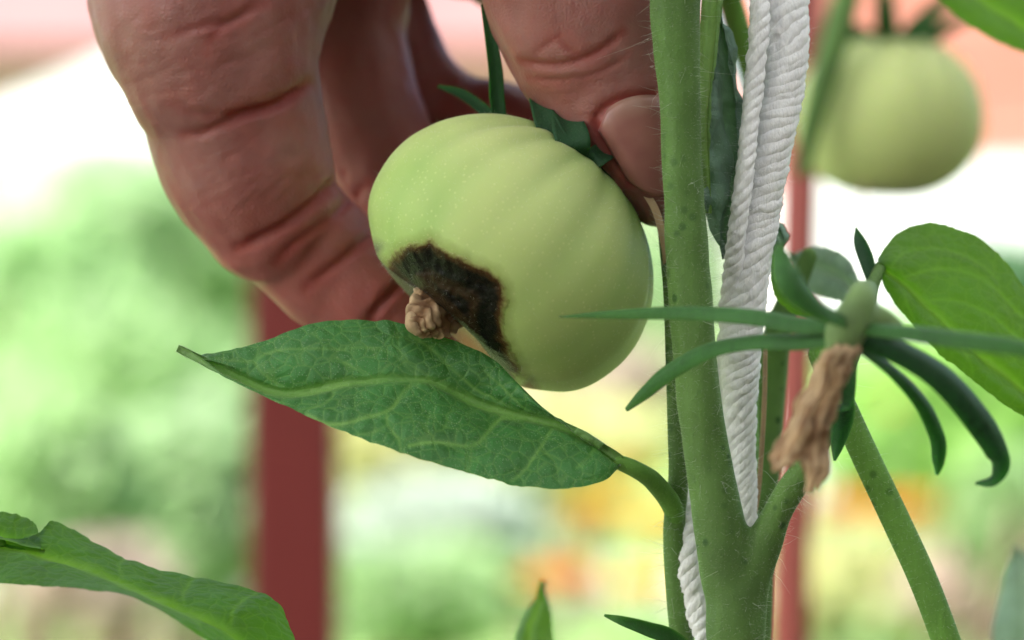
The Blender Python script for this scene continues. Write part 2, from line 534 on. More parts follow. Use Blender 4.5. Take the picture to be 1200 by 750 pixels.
# ------------------------------------------------------------------ garden shrubs and flowers (out of focus)
def leafcloud(center, rad, n, size, zmin=GROUND):
    c = np.asarray(center)
    u = rng.normal(size=(n, 3)); u /= np.linalg.norm(u, axis=1)[:, None]
    r = rng.random(n) ** 0.45
    lump = 1 + 0.25 * vnoise(u * 2 + c * 3, 1.3)
    p = c + u * (r * lump)[:, None] * np.asarray(rad)
    p = p[p[:, 2] > zmin + 0.02]
    n = len(p)
    nrm = rng.normal(size=(n, 3)) * .8 + np.array([-.5, -.6, 1.2]); nrm /= np.linalg.norm(nrm, axis=1)[:, None]
    tan = np.cross(nrm, rng.normal(size=(n, 3))); tan /= np.linalg.norm(tan, axis=1)[:, None]
    bit = np.cross(nrm, tan)
    s = size * (0.6 + 0.8 * rng.random(n))[:, None]
    v = np.stack([p - tan * s, p - tan * s * .2 + bit * s * .45 + nrm * s * .1, p + tan * s * .35 + bit * s * .35, p + tan * s - nrm * s * .25,
                  p + tan * s * .35 - bit * s * .35, p - tan * s * .2 - bit * s * .45 + nrm * s * .1], 1).reshape(-1, 3)
    f = [tuple(range(i * 6, i * 6 + 6)) for i in range(n)]
    return v, f

def shrub_mat(name, c, t):
    m = Mat(name)
    cc = m.ramp(m.noise(14, 4), [(0.3, tuple(x * .7 for x in c)), (0.5, c), (0.7, tuple(min(1, x * 1.35) for x in c))])
    m.set(Base_Color=cc, Roughness=0.5)
    m.translucent(t, 0.58)
    return m.m
SG = {
    'mid': shrub_mat('shrub_mid', (0.26, 0.38, 0.18), (0.48, 0.7, 0.32)),
    'lime': shrub_mat('shrub_lime', (0.26, 0.4, 0.12), (0.48, 0.76, 0.22)),
    'limepale': shrub_mat('shrub_limepale', (0.26, 0.38, 0.18), (0.5, 0.76, 0.34)),
    'blue': shrub_mat('shrub_bluegreen', (0.29, 0.39, 0.22), (0.5, 0.7, 0.38)),
    'silver': shrub_mat('shrub_silver', (0.48, 0.54, 0.46), (0.62, 0.7, 0.6)),
    'pink': shrub_mat('shrub_pink', (0.44, 0.37, 0.3), (0.58, 0.47, 0.38)),
    'dark': shrub_mat('shrub_dark', (0.1, 0.2, 0.1), (0.22, 0.42, 0.18)),
    'straw': shrub_mat('shrub_straw', (0.5, 0.5, 0.24), (0.65, 0.66, 0.3)),
}
bark = simple('bark', (0.12, 0.08, 0.05), (0.2, 0.14, 0.09), 20)
def shrub(px, py, dist, rx, ry, kind, label, n=900, leaf=0.03):
    c = pix(px, py, dist)
    k = S * dist / D
    base = np.array([c[0], c[1], GROUND])
    t = thing('garden_shrub', label, 'shrub', tuple(base), 'shrubs growing in the garden beyond')
    v, f = leafcloud(c, (rx * k, min(rx * k, 0.45), ry * k), n, leaf)
    obj('crown', mesh_from(v, f), SG[kind], t)
    st = []
    for q in range(4):
        top = c + rng.normal(size=3) * np.array([rx * k * .3, .08, ry * k * .2])
        path = catmull([base + [rng.normal() * .03, rng.normal() * .03, 0], (base + top) / 2 + rng.normal(size=3) * .03, top], 8)
        st.append(tube_data(path, np.linspace(.012, .004, 8), 6))
    v, f = merge(st)
    obj('trunk', mesh_from(v, f), bark, t)

SHRUBS = [
    (50, 350, 4.5, 130, 90, 'limepale', 'pale yellow green shrub beyond the hand, below the white shed', 900, .03),
    (130, 330, 8.5, 300, 150, 'blue', 'wide pale hedge running below the white shed', 2600, .045),
    (215, 300, 5.2, 190, 130, 'blue', 'pale blue green shrub beyond the curled finger', 1200, .035),
    (110, 235, 6.0, 130, 75, 'silver', 'silvery low shrub growing in front of the white shed', 800, .03),
    (150, 470, 4.2, 190, 120, 'mid', 'mid green shrub beside the dark red post', 1300, .03),
    (240, 590, 3.0, 120, 120, 'blue', 'blue green shrub below the mid green one by the red post', 900, .025),
    (50, 580, 2.7, 120, 110, 'mid', 'mid green shrub beyond the folded leaf', 900, .025),
    (110, 680, 2.4, 90, 45, 'pink', 'dusty pink flowering shrub just above the folded leaf', 500, .02),
    (460, 520, 5.0, 110, 75, 'straw', 'straw coloured shrub right beside the dark red post', 800, .03),
    (520, 610, 4.6, 130, 55, 'silver', 'silvery shrub below the large green leaf', 700, .03),
    (480, 700, 3.0, 140, 60, 'mid', 'low mid green shrub between the red post and the marigolds', 800, .025),
    (640, 520, 6.5, 170, 60, 'straw', 'straw coloured shrub beyond the leaf stalk', 800, .035),
    (700, 450, 8.0, 110, 45, 'pink', 'dusty pink shrub seen under the spotted tomato', 700, .04),
    (690, 330, 9.0, 170, 110, 'blue', 'blue green shrub behind the spotted tomato', 900, .04),
    (1110, 500, 4.0, 170, 110, 'lime', 'bright lime shrub beyond the withered flower', 1300, .03),
    (1160, 330, 7.0, 110, 50, 'dark', 'dark green shrub standing before the cottage wall', 900, .035),
    (1000, 430, 6.0, 110, 70, 'silver', 'silvery shrub between the bright red post and the lime shrub', 700, .035),
    (1010, 690, 3.2, 120, 60, 'straw', 'straw coloured shrub below the orange marigolds', 800, .025),
    (1150, 690, 3.0, 90, 50, 'pink', 'dusty pink shrub by the drooping green stem', 600, .025),
    (1190, 610, 2.8, 70, 80, 'mid', 'mid green shrub below the bright lime one', 700, .025),
]
for s_ in SHRUBS: shrub(*s_[:7], n=int(s_[7] * 2.2), leaf=s_[8] * .72)

YEL = simple('petal_yellow', (0.6, 0.36, 0.01), (0.68, 0.44, 0.02), 60, 0.6, (0.8, 0.5, 0.02))
ORA = simple('petal_orange', (0.6, 0.2, 0.015), (0.68, 0.26, 0.02), 60, 0.6, (0.8, 0.3, 0.02))
def marigold(px, py, dist, rpx, mat, label, group):
    c = pix(px, py, dist); k = S * dist / D; r = rpx * k * 1.8
    base = np.array([c[0] + rng.normal() * .02, c[1], GROUND])
    t = thing('marigold', label, 'flower', tuple(base), group)
    vs = []
    for ring, (nn, el, rr) in enumerate(((14, .15, 1.0), (12, .6, .8), (8, 1.1, .55))):
        for i in range(nn):
            a = 2 * math.pi * (i + .5 * ring) / nn + rng.normal() * .08
            d = np.array([math.cos(a) * math.cos(el), math.sin(a) * math.cos(el), math.sin(el)])
            s = np.array([-math.sin(a), math.cos(a), 0])
            p0 = c + d * r * .1; p1 = c + d * r * rr * .65; p2 = c + d * r * rr
            wv = r * .26
            vs.append((np.array([p0 - s * wv * .3, p0 + s * wv * .3, p1 + s * wv, p2 + s * wv * .7, p2 - s * wv * .7, p1 - s * wv]), [(0, 1, 2, 5), (5, 2, 3, 4)]))
    v, f = merge(vs)
    obj('blossom', mesh_from(v, f), mat, t)
    path = catmull([base, (base + c) / 2 + [.02 * rng.normal(), .01, 0], c], 10)
    v, f = tube_data(path, np.linspace(.005, .003, 10), 6)
    obj('stem', mesh_from(v, f), SG['mid'], t)
    v, f = leafcloud(base * .45 + c * .55, (r * 1.2, r * 1.2, abs(c[2] - GROUND) * .35), 60, .02)
    obj('foliage', mesh_from(v, f), SG['mid'], t)
for (px, py, dist, r, l) in ((700, 610, 2.9, 32, 'large pale blurred yellow marigold below the leaf stalk'), (775, 625, 2.6, 34, 'bright yellow marigold hidden partly by the tomato stem'),
                             (755, 695, 2.5, 30, 'low yellow marigold beside the hairy side stem'), (735, 560, 3.4, 20, 'small tall yellow marigold next to the leaf base')):
    marigold(px, py, dist, r, YEL, l, 'yellow marigolds in the garden')
for (px, py, dist, r, l) in ((655, 690, 2.7, 34, 'orange marigold beside the yellow marigolds'), (1000, 605, 2.7, 30, 'orange marigold close to the bright red post'), (1055, 610, 2.8, 34, 'orange marigold crossed by the drooping green stem'),
                             (1046, 478, 3.2, 11, 'small orange marigold beyond the dark curved sepals')):
    marigold(px, py, dist, r, ORA, l, 'orange marigolds in the garden')

# ------------------------------------------------------------------ greenhouse posts
def post(px, wpx, dist, label, top=1.0):
    k = S * dist / D
    x = (px - 600) * k; hw = wpx * k / 2; y = dist - D
    t = thing('greenhouse_post', label, 'post', (x, y, GROUND), 'red painted posts')
    bevel_box('shaft', x - hw, x + hw, y, y + 2 * hw, GROUND + 0.006, top, M['red'], t, hw * 0.12)
    bevel_box('base_plate', x - 2 * hw, x + 2 * hw, y - hw, y + 3 * hw, GROUND - .002, GROUND + 0.006, M['red'], t, .001)
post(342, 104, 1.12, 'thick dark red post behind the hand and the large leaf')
# slim leaning stake behind the cord
a0, a1 = pix(939, 150, .88), pix(925, 720, .88)
tdir = (a0 - a1) / (a0[2] - a1[2])
pth = np.array([a1 + tdir * (z - a1[2]) for z in np.linspace(GROUND - .02, 0.55, 12)])
stk = thing('garden_stake', 'slim red painted stake behind the white cord', 'stake', (pth[0][0], pth[0][1], GROUND))
v, f = tube_data(pth, np.full(12, 26 * S * .88 / D), 4, flat=1.0)
so_ = obj('shaft', mesh_from(v, f, smooth=False), simple('sunlit_red', (.3, .045, .04), (.36, .06, .05), 20, .45), stk)  # sunlit brightness put into the red, the stake stands in shade
b_ = so_.modifiers.new('b', 'BEVEL'); b_.width = .001; b_.segments = 2
# added out-of-view sheet and boards that hold light off the foreground
m = Mat('shade_sheet')
m.set(Base_Color=(0.7, 0.72, 0.7), Roughness=0.5)
m.translucent((0.56, 0.57, 0.57), 0.46)
blocker_mat = simple('pale_blocker', (0.3, 0.25, 0.19), (0.38, 0.32, 0.25), 8)
quad('rear_blocker', [(-1.6, -2.2, GROUND + .01), (1.5, -2.2, GROUND + .01), (1.5, -2.2, .86), (-1.6, -2.2, .86)], blocker_mat, 'structure')  # added blocker behind the camera, cuts front fill
quad('side_blocker', [(1.5, -2.19, GROUND + .01), (1.5, .6, GROUND + .01), (1.5, .6, .63), (1.5, -2.19, .86)], blocker_mat, 'structure')  # added blocker out of view, cuts light from the right
rr_ = quad('roof', [(-2.2, -3.2, .95), (3.0, -3.2, .95), (3.0, 0.78, .62), (-0.56, 0.78, .62)], m.m, 'structure')  # added translucent sheet, outline cut to shade plant and post

# ------------------------------------------------------------------ the rotting tomato
def tomato_mesh(cpx, cpy, cd, axis, scale, nth=420, nv=220, lobes=13, rot=False, seed=1, prof=None):
    r0 = np.random.default_rng(seed)
    if prof is None: prof = np.array([(0, 84), (25, 82), (60, 76), (90, 71), (112, 73), (131, 84), (157, 105), (172, 130), (180, 165), (179.5, 195), (172, 222), (160, 247),
                     (140, 272), (115, 293), (86, 309), (58, 316), (34, 312), (18, 303), (0, 298)], float)
    prof = catmull(prof, nv)
    prof[:, 0] = np.maximum(prof[:, 0], 0)
    vc = (prof[:, 1] - 190) * S * scale; rr = prof[:, 0] * S * scale
    th = np.linspace(0, 2 * math.pi, nth, endpoint=False)
    ph = th * lobes + 1.5 * np.sin(th * 2 + r0.random() * 6) + 1.1 * np.sin(th * 3 + r0.random() * 6)
    amp = 0.72 + 0.28 * np.sin(th * 5 + 1.3)
    groove = (0.5 - 0.5 * np.cos(ph)) ** 1.8                    # 1 in a groove
    vn = (prof[:, 1] - 70) / 250
    top = np.clip((vn - 0.35) / 0.65, 0, 1) ** 1.4
    big = 0.03 * np.cos(th * 4 + 0.7) + 0.02 * np.cos(th * 3 + 2.1)
    disp = 1 - (0.007 + 0.042 * top + 0.08 * top ** 3)[:, None] * (groove * amp)[None, :] + (0.25 + 0.75 * top)[:, None] * big[None, :] * 0.55
    a = np.asarray(axis, float); a /= np.linalg.norm(a)
    u = np.cross(a, [0, -1.0, 0]); u /= np.linalg.norm(u)
    w_ = np.cross(u, a)                                        # towards the camera
    if w_[1] > 0: w_ = -w_
    c = P(cpx, cpy, cd)
    R = rr[:, None] * disp
    co = c + a * vc[:, None, None] + (u * np.cos(th)[None, :, None] + w_ * np.sin(th)[None, :, None]) * R[:, :, None]
    v = co.reshape(-1, 3)
    i, j = np.meshgrid(np.arange(nv - 1), np.arange(nth), indexing='ij')
    j2 = (j + 1) % nth
    q = np.stack([i * nth + j, (i + 1) * nth + j, (i + 1) * nth + j2, i * nth + j2], -1).reshape(-1, 4)
    near = np.broadcast_to(np.sin(th)[None, :], (nv, nth)).reshape(-1)
    gr = ((groove * amp)[None, :] * (0.22 + 0.6 * top)[:, None]).reshape(-1)
    gr = np.clip(gr + 0.7 * np.clip((vn - 0.66) / 0.34, 0, 1)[:, None].repeat(nth, 1).reshape(-1), 0, 1)
    k0 = r0.random(64); x_ = th / (2 * math.pi) * 64; i0 = np.floor(x_).astype(int); f0 = x_ - i0; f0 = f0 * f0 * (3 - 2 * f0)
    fine = k0[i0 % 64] * (1 - f0) + k0[(i0 + 1) % 64] * f0
    gr = np.clip(gr + (fine[None, :] ** 2 * (0.12 + 0.45 * top)[:, None]).reshape(-1), 0, 1)
    vv = np.broadcast_to(prof[:, 1][:, None], (nv, nth)).reshape(-1)
    rp = np.broadcast_to(np.arange(nv)[:, None], (nv, nth)).reshape(-1)
    return v, [tuple(x) for x in q.tolist()], near, gr, vv, rp, (c, a, u, w_)

AX = (0.67, 0.11, 0.74)
tv, tf, near, gr, vv, rp, TF = tomato_mesh(606, 289.5, 0, AX, 1.005)
pp = proj(tv)
rotpoly = [(452, 322), (456, 306), (470, 291), (490, 286), (503, 280), (515, 290), (533, 300), (556, 310), (575, 320), (588, 332), (593, 350), (588, 368),
           (590, 392), (597, 412), (608, 434), (600, 446), (560, 425), (510, 390), (470, 352)]
sd = sdf(pp, rotpoly)
rotv = np.where(near > -0.05, np.clip(0.5 + sd / 110, 0, 1), 0)
# the flat blossom end: grey skin round the dried blossom, brownish below
bottom = rp < 62
dgrey = np.clip((86 - vv) / 10, 0, 1) * bottom
lowleft = np.clip((pp[:, 0] - 520) / 25, 0, 1)
shade = np.where(near > 0.05, 0, 1)
grey = np.clip(dgrey * np.clip(1 - (rotv - 0.33) * 14, 0, 1), 0, 1)
brown = grey * lowleft * np.clip((0.5 - near) * 2, 0, 1)
sink = np.clip((rotv - 0.5) * 7, 0, 1)
c_, a_, u_, w_ = TF
nr = tv - (c_ + a_ * ((tv - c_) @ a_)[:, None]); nr /= np.linalg.norm(nr, axis=1)[:, None] + 1e-9
tv2 = tv - nr * (sink * (0.0012 + 0.0004 * vnoise(tv, 500) + 0.0003 * vnoise(tv, 1100)))[:, None]
me = mesh_from(tv2, tf, 'tomato_body')
attr(me, 'rot', rotv); attr(me, 'groove', gr * 0.8); attr(me, 'grey', grey); attr(me, 'brown', brown)
pale = np.clip(0.55 * vnoise(tv, 70) + 0.12, 0, 0.6)
attr(me, 'pale', pale)
tom = thing('green_tomato', 'pale green tomato with a black sunken rot patch, held by the hand', 'tomato', tuple(P(600, 291, 0)))
obj('flesh', me, M['tomato'], tom)

def strip(pts, n=40, m=9, cup=0.25, face=(0, -1, 0.3), taper=True, thick=0.18):
    """narrow leaf-like strip; pts (x,y,depth,halfwidth px)"""
    c = catmull(pts, n)
    path = np.array([P(*q[:3]) for q in c]); hw = np.array([RAD(max(q[3], .25), q[2]) for q in c])
    t, _, _ = frames(path)
    f = np.asarray(face, float)
    nn = f - t * (t @ f)[:, None]; nn /= np.linalg.norm(nn, axis=1)[:, None] + 1e-9
    b = np.cross(t, nn)
    s = np.linspace(-1, 1, m)
    top = path[:, None, :] + b[:, None, :] * (hw[:, None] * s[None, :])[:, :, None] + nn[:, None, :] * (hw[:, None] * (cup * (0.6 * s ** 2 + 0.4 * np.abs(s))[None, :]))[:, :, None]
    bot = top - nn[:, None, :] * (hw[:, None] * thick * (1.02 - s[None, :] ** 2) ** 0.5 * 2)[:, :, None]
    v = np.vstack([top.reshape(-1, 3), bot.reshape(-1, 3)])
    F = []
    o = n * m
    for i in range(n - 1):
        for j in range(m - 1):
            F.append((i * m + j, (i + 1) * m + j, (i + 1) * m + j + 1, i * m + j + 1))
            F.append((o + i * m + j, o + i * m + j + 1, o + (i + 1) * m + j + 1, o + (i + 1) * m + j))
        F.append((i * m, o + i * m, o + (i + 1) * m, (i + 1) * m))
        F.append((i * m + m - 1, (i + 1) * m + m - 1, o + (i + 1) * m + m - 1, o + i * m + m - 1))
    for r in (0, n - 1):
        for j in range(m - 1):
            F.append((r * m + j, r * m + j + 1, o + r * m + j + 1, o + r * m + j))
    return v, F

def add_strip(name, pts, mat, parent, **kw):
    v, f = strip(pts, **kw)
    me = mesh_from(v, f)
    return obj(name, me, mat, parent)

# calyx and sepals of the held tomato
v, f = merge([rtube([(684, 196, 4, 26), (676, 182, 2, 28), (690, 165, 2, 20), (712, 140, 4, 15), (735, 110, 8, 13)], 20, 16)])
obj('pedicel', mesh_from(v, f), M['sepal_mid'], tom)
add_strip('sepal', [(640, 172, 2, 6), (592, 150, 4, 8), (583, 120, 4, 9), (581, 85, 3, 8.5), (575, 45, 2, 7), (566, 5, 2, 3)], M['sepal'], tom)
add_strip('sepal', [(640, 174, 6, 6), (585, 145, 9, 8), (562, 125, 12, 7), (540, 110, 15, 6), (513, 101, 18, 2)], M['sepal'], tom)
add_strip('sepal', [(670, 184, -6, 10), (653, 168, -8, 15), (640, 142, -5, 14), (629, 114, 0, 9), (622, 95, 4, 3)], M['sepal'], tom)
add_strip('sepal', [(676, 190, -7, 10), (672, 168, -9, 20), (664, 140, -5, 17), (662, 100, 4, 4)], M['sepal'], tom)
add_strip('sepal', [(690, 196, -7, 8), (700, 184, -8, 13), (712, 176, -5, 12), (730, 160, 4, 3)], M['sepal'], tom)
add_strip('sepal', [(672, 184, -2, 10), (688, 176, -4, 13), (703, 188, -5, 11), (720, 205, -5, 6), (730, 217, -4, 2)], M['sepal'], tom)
ds = add_strip('sepal', [(735, 208, 2, 3), (752, 222, -4, 4), (767, 244, -6, 4.5), (776, 274, -6, 4.5), (780, 305, -4, 3.5), (780, 332, 0, 1.5)], M['dried'], tom)
attr(ds.data, 'pale', np.ones(len(ds.data.vertices)))
ds['label'] = 'dry pale sepal'

# dried blossom at the tomato's end
def blossom(parent):
    n, seg = 130, 90
    c = catmull([(522, 356, -5), (509, 366, -8), (497, 376, -11), (490, 388, -12)], n)
    path = np.array([P(*q) for q in c])
    t = np.linspace(0, 1, n)
    rad = np.interp(t, [0, .15, .5, .8, 1], [27, 30, 26, 19, 10]) * S
    def mod(tt, a):
        return 1 + 0.22 * (np.abs(np.sin(tt * 19 + 1.1 * np.sin(a * 2) + .5 * np.sin(a * 5))) - .5) + 0.12 * np.sin(a * 4 + tt * 3) + 0.06 * np.sin(a * 9 - tt * 8)
    v, f = tube_data(path, rad, seg, mod=mod, flat=0.7)
    v = v + (vnoise(v, 1300)[:, None] * 0.00022)
    me = mesh_from(v, f); rdg = mod(np.linspace(0, 1, n)[:, None], np.linspace(0, 2 * math.pi, seg, endpoint=False)[None, :]).reshape(-1)
    attr(me, 'pale', np.clip((rdg - .97) * 3.2 + .4 * vnoise(v, 700), 0, .8))
    o = obj('dried_blossom', me, M['dried'], parent)
    v, f = rtube([(483, 372, -12, 8), (484, 381, -12, 9), (489, 388, -12, 6)], 10, 12)
    me = mesh_from(v, f); attr(me, 'pale', np.full(len(v), .8))
    obj('withered_stamen', me, M['dried'], o)
blossom(tom)

# ------------------------------------------------------------------ the hand
def hand():
    T = []
    def ch(pts, n=40, seg=28, flat=1.0, fd=None):
        T.append(rtube(pts, n, seg, flat=flat, flatdir=fd))
    # nearest finger: three phalanges with pinched joints, curling under the tomato
    ch([(330, -330, 40, 120), (280, -180, 28, 142), (252, -60, 18, 150), (250, 20, 14, 141), (261, 85, 13, 120), (274, 126, 14, 106)], 50)
    ch([(270, 112, 14, 107), (280, 160, 14.5, 105), (296, 205, 15, 99), (318, 250, 17, 86)], 40)
    ch([(312, 240, 19, 82), (350, 278, 20, 77), (392, 318, 21, 72), (430, 348, 20, 62)], 40)
    ch([(424, 344, 21, 61), (470, 378, 22, 60), (510, 402, 24, 54), (540, 416, 26, 40)], 40)
    # second finger, in the shade behind the first
    ch([(400, -330, 55, 125), (392, -160, 52, 112), (392, -20, 50, 92), (400, 70, 48, 76)], 40)
    ch([(402, 60, 48, 76), (432, 150, 46, 70), (470, 225, 46, 66), (510, 290, 46, 60), (540, 330, 46, 48)], 40)
    # third finger, catching the light from above
    ch([(480, -330, 62, 120), (470, -200, 66, 95), (500, -100, 68, 72), (540, -62, 66, 62)], 40)
    ch([(535, -66, 66, 60), (590, -40, 58, 54), (640, 10, 50, 50), (690, 80, 38, 46), (726, 140, 26, 38)], 40)
    # flesh between, behind the fruit
    ch([(440, 10, 62, 62), (480, 95, 60, 58), (530, 140, 58, 58), (590, 158, 54, 60), (650, 190, 50, 52)], 30)
    ch([(400, -100, 66, 80), (425, -20, 64, 66), (445, 40, 62, 58)], 24)
    # palm, thumb base, wrist
    ch([(520, -420, 55, 200), (470, -300, 60, 190), (420, -200, 58, 140)], 30, flat=0.8)
    ch([(560, -1250, -150, 330), (560, -1000, -95, 300), (550, -760, -40, 240), (535, -560, 10, 210), (520, -420, 40, 210)], 40, flat=0.8)  # unseen forearm, turned towards the camera to shade the hand
    ch([(540, -400, 40, 150), (600, -260, 22, 140), (640, -140, 8, 122), (665, -60, 3, 112)], 40)
    ch([(380, -150, 34, 110), (480, -170, 28, 120), (580, -190, 16, 120)], 24)  # unseen flesh added to block top light between the fingers
    # thumb
    ch([(660, -70, 3, 112), (676, -10, 2, 112), (697, 50, 2, 105), (716, 96, 2, 92)], 40)
    ch([(712, 86, 2, 93), (732, 130, 1, 84), (754, 175, 0, 70), (778, 216, 0, 52)], 40)
    v, f = merge(T)
    me = remesh(v, f, 0.00052, 7, 0.5)
    co = coords(me); nm = normals(me); q = proj(co)
    front = np.clip(-nm[:, 1] * 2 + 0.3, 0, 1)
    near = co[:, 1] < 0.040
    red = np.zeros(len(co)); pink = np.zeros(len(co)); disp = np.zeros(len(co))
    def crease(poly, w_, depth, redness, fade=True):
        nonlocal red, disp
        pl = catmull(np.array(poly, float), 30)
        if w_ > 3.4: w_ = w_ * 1.25
        lo_, hi_ = pl.min(0) - 4 * w_, pl.max(0) + 4 * w_
        ix = np.where((q[:, 0] > lo_[0]) & (q[:, 0] < hi_[0]) & (q[:, 1] > lo_[1]) & (q[:, 1] < hi_[1]) & near)[0]
        qq = q[ix]
        d = polyseg(qq, pl)
        e = np.exp(-(d / w_) ** 2) * front[ix]
        if fade:
            # lighter at the ends
            dd = np.minimum(np.linalg.norm(qq - pl[-1], axis=1), np.linalg.norm(qq - pl[0], axis=1))
            e = e * np.clip(dd / 25 + 0.25, 0, 1)
        disp[ix] -= e * depth * 0.72
        red[ix] = np.maximum(red[ix], np.exp(-(d / (w_ * 1.5)) ** 2) * front[ix] * redness)
    # palm-side creases of the near finger
    crease([(360, 98), (330, 120), (300, 130), (270, 136)], 4.5, .0014, .95)
    crease([(300, 130), (268, 142), (236, 156), (215, 158)], 4, .0006, .55)
    crease([(270, 136), (230, 133), (200, 122)], 4, .0003, .3)
    crease([(400, 205), (375, 232), (345, 256), (312, 276), (280, 290)], 5, .0014, .9)
    crease([(432, 215), (402, 243), (375, 266), (345, 287), (325, 305)], 5, .0009, .8)
    crease([(445, 265), (415, 292), (390, 313), (360, 335)], 5, .0008, .75)
    crease([(482, 318), (462, 342), (445, 360), (430, 382)], 5, .0015, .95)
    crease([(400, 258), (372, 284), (350, 310)], 4, .0003, .35)
    crease([(300, 2), (270, 24), (230, 32), (195, 44)], 4, .0005, .4)
    crease([(310, 5), (285, 18), (262, 30), (248, 45)], 4, .0005, .4)
    for k in range(44):                              # fine slanting skin lines on the near finger
        x0, y0 = random.uniform(130, 330), random.uniform(20, 140)
        L = random.uniform(25, 80); a = random.uniform(-0.6, -0.1)
        crease([(x0, y0), (x0 + L * .5 * math.cos(a), y0 + L * .5 * math.sin(a) + 3), (x0 + L * math.cos(a), y0 + L * math.sin(a))], 2.2, .00013, .1)
    for k in range(30):
        x0, y0 = random.uniform(215, 350), random.uniform(170, 260)
        L = random.uniform(25, 60); a = random.uniform(-0.9, -0.3)
        crease([(x0, y0), (x0 + L * .5 * math.cos(a), y0 + L * .5 * math.sin(a) + 3), (x0 + L * math.cos(a), y0 + L * math.sin(a))], 2.4, .00012, .12)
    # thumb knuckle wrinkles
    crease([(610, 70), (640, 76), (675, 72), (705, 58), (730, 38)], 3.5, .0007, .6)
    crease([(628, 62), (645, 50), (655, 42)], 3, .0004, .4)
    crease([(652, 44), (664, 56), (682, 66)], 3, .0004, .4)
    crease([(620, 92), (660, 94), (700, 86), (735, 66)], 3, .00035, .35)
    for k in range(16):
        y0 = 84 + k * 4.5 + random.uniform(-3, 3); x0 = 626 + k * 4 + random.uniform(-5, 15)
        L = random.uniform(30, 75)
        crease([(x0, y0), (x0 + L * .5, y0 - 1), (x0 + L, y0 - 10)], 2.2, .00014, .12)
    # nail fold
    crease([(764, 112), (735, 114), (712, 124), (698, 140), (702, 158), (716, 182), (738, 214)], 4, .0008, .85, False)
    co2 = co + nm * (disp + 0.00035 * vnoise(co, 160) + 0.00012 * vnoise(co, 420))[:, None]
    set_coords(me, co2)
    pink = np.clip((q[:, 1] - 190) / 150, 0, 1) * (q[:, 0] < 640) * 0.55
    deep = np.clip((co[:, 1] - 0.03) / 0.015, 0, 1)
    red = np.maximum(red, deep * 0.55)  # shade on the far fingers painted in as darker red skin
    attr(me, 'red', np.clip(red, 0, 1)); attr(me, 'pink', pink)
    root = thing('hand', 'bare hand with curled fingers pinching the stalk of the spotted tomato', 'hand', tuple(P(480, -200, 40)))
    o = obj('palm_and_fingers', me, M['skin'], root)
    # thumbnail laid on the surface by casting towards the thumb
    from mathutils.bvhtree import BVHTree
    bvh = BVHTree.FromPolygons([Vector(c) for c in co2], [tuple(p.vertices) for p in me.polygons])
    cuticle = catmull([(792, 120), (768, 114), (738, 116), (714, 129), (704, 152)], 24)
    tipc = catmull([(826, 172), (812, 203), (792, 222), (766, 228), (738, 210)], 24)
    nu, nv_ = 24, 20
    V = []; lun = []
    for j in range(nv_):
        for i in range(nu):
            s = j / (nv_ - 1); pnt = cuticle[i] * (1 - s) + tipc[i] * s
            p0 = P(pnt[0], pnt[1], -60); p1 = P(pnt[0], pnt[1], 60)
            dd = Vector(p1 - p0).normalized()
            h = bvh.ray_cast(Vector(p0), dd)
            V.append(h[0] if h[0] is not None else None)
            lun.append(np.clip(1 - s / 0.22, 0, 1) * 0.8 * np.clip(1 - abs(i - 11) / 10, 0, 1))
    zs = [x.y for x in V if x is not None]
    fall = sum(zs) / len(zs)
    W = []
    for j in range(nv_):
        for i in range(nu):
            s = j / (nv_ - 1); pnt = cuticle[i] * (1 - s) + tipc[i] * s
            h = V[j * nu + i]
            y = min(h.y if h is not None else fall + .004, fall + .004)
            e = min(i / 4, (nu - 1 - i) / 4, j / 3, 1)
            y -= 0.0003 * e - 0.0002
            W.append(P(pnt[0], pnt[1], y * 1000))
    F = [(j * nu + i, (j + 1) * nu + i, (j + 1) * nu + i + 1, j * nu + i + 1) for j in range(nv_ - 1) for i in range(nu - 1)]
    nme = mesh_from(np.array(W), F); attr(nme, 'lunula', lun)
    no = obj('thumbnail', nme, M['nail'], root)
    so = no.modifiers.new('s', 'SOLIDIFY'); so.thickness = 0.0005
hand()

# ------------------------------------------------------------------ the tomato plant: stems
plant = thing('tomato_plant', 'hairy green tomato plant with a forked stem tied up by white cord', 'plant', (P(880, 0, 0)[0], -0.01, GROUND))
g = 375 - GROUND / S
st1 = [(880, -500, -8, 24), (815, -250, -12, 28), (797, -80, -14, 31), (791, 20, -15, 30), (797, 110, -15, 25), (800, 200, -15, 24.5), (806, 300, -15, 25.5), (812, 390, -15, 26), (821, 480, -15, 26.5), (835, 570, -15, 28.5), (848, 640, -15, 32), (860, 710, -15, 33)]
st2 = [(866, 745, -15, 31), (872, 690, -15, 28), (893, 640, -15, 22), (915, 595, -16, 18), (940, 553, -18, 17), (965, 500, -18, 16), (985, 440, -14, 15), (1003, 395, -8, 14)]
st0 = [(858, 690, -15, 33), (862, 760, -15, 33), (868, 900, -12, 34), (860, 2000, 0, 36), (870, 4500, 5, 38), (872, g, 8, 42)]
v, f = merge([rtube(st1, 90, 28), rtube(st2, 50, 24), rtube(st0[:3], 30, 28)])
me = remesh(v, f, 0.0004, 6, 0.5)
co = coords(me); nm = normals(me)
set_coords(me, co + nm * (0.00012 * vnoise(co, 260) + 0.00016 * vnoise(co * [1, 1, .25], 500))[:, None])
stem_o = obj('stem', me, M['stem'], plant)
v, f = rtube(st0[1:], 40, 16); obj('lower_stem', mesh_from(v, f), M['stem'], plant)
thin = [(776, 200, 2, 8), (779, 260, 0, 9), (786, 340, -4, 9), (790, 430, -6, 10), (793, 500, -6, 11), (795, 560, -6, 12), (790, 620, -5, 13), (794, 690, -4, 14), (803, 780, -2, 14), (830, 1000, 0, 14), (855, 1300, 2, 12)]
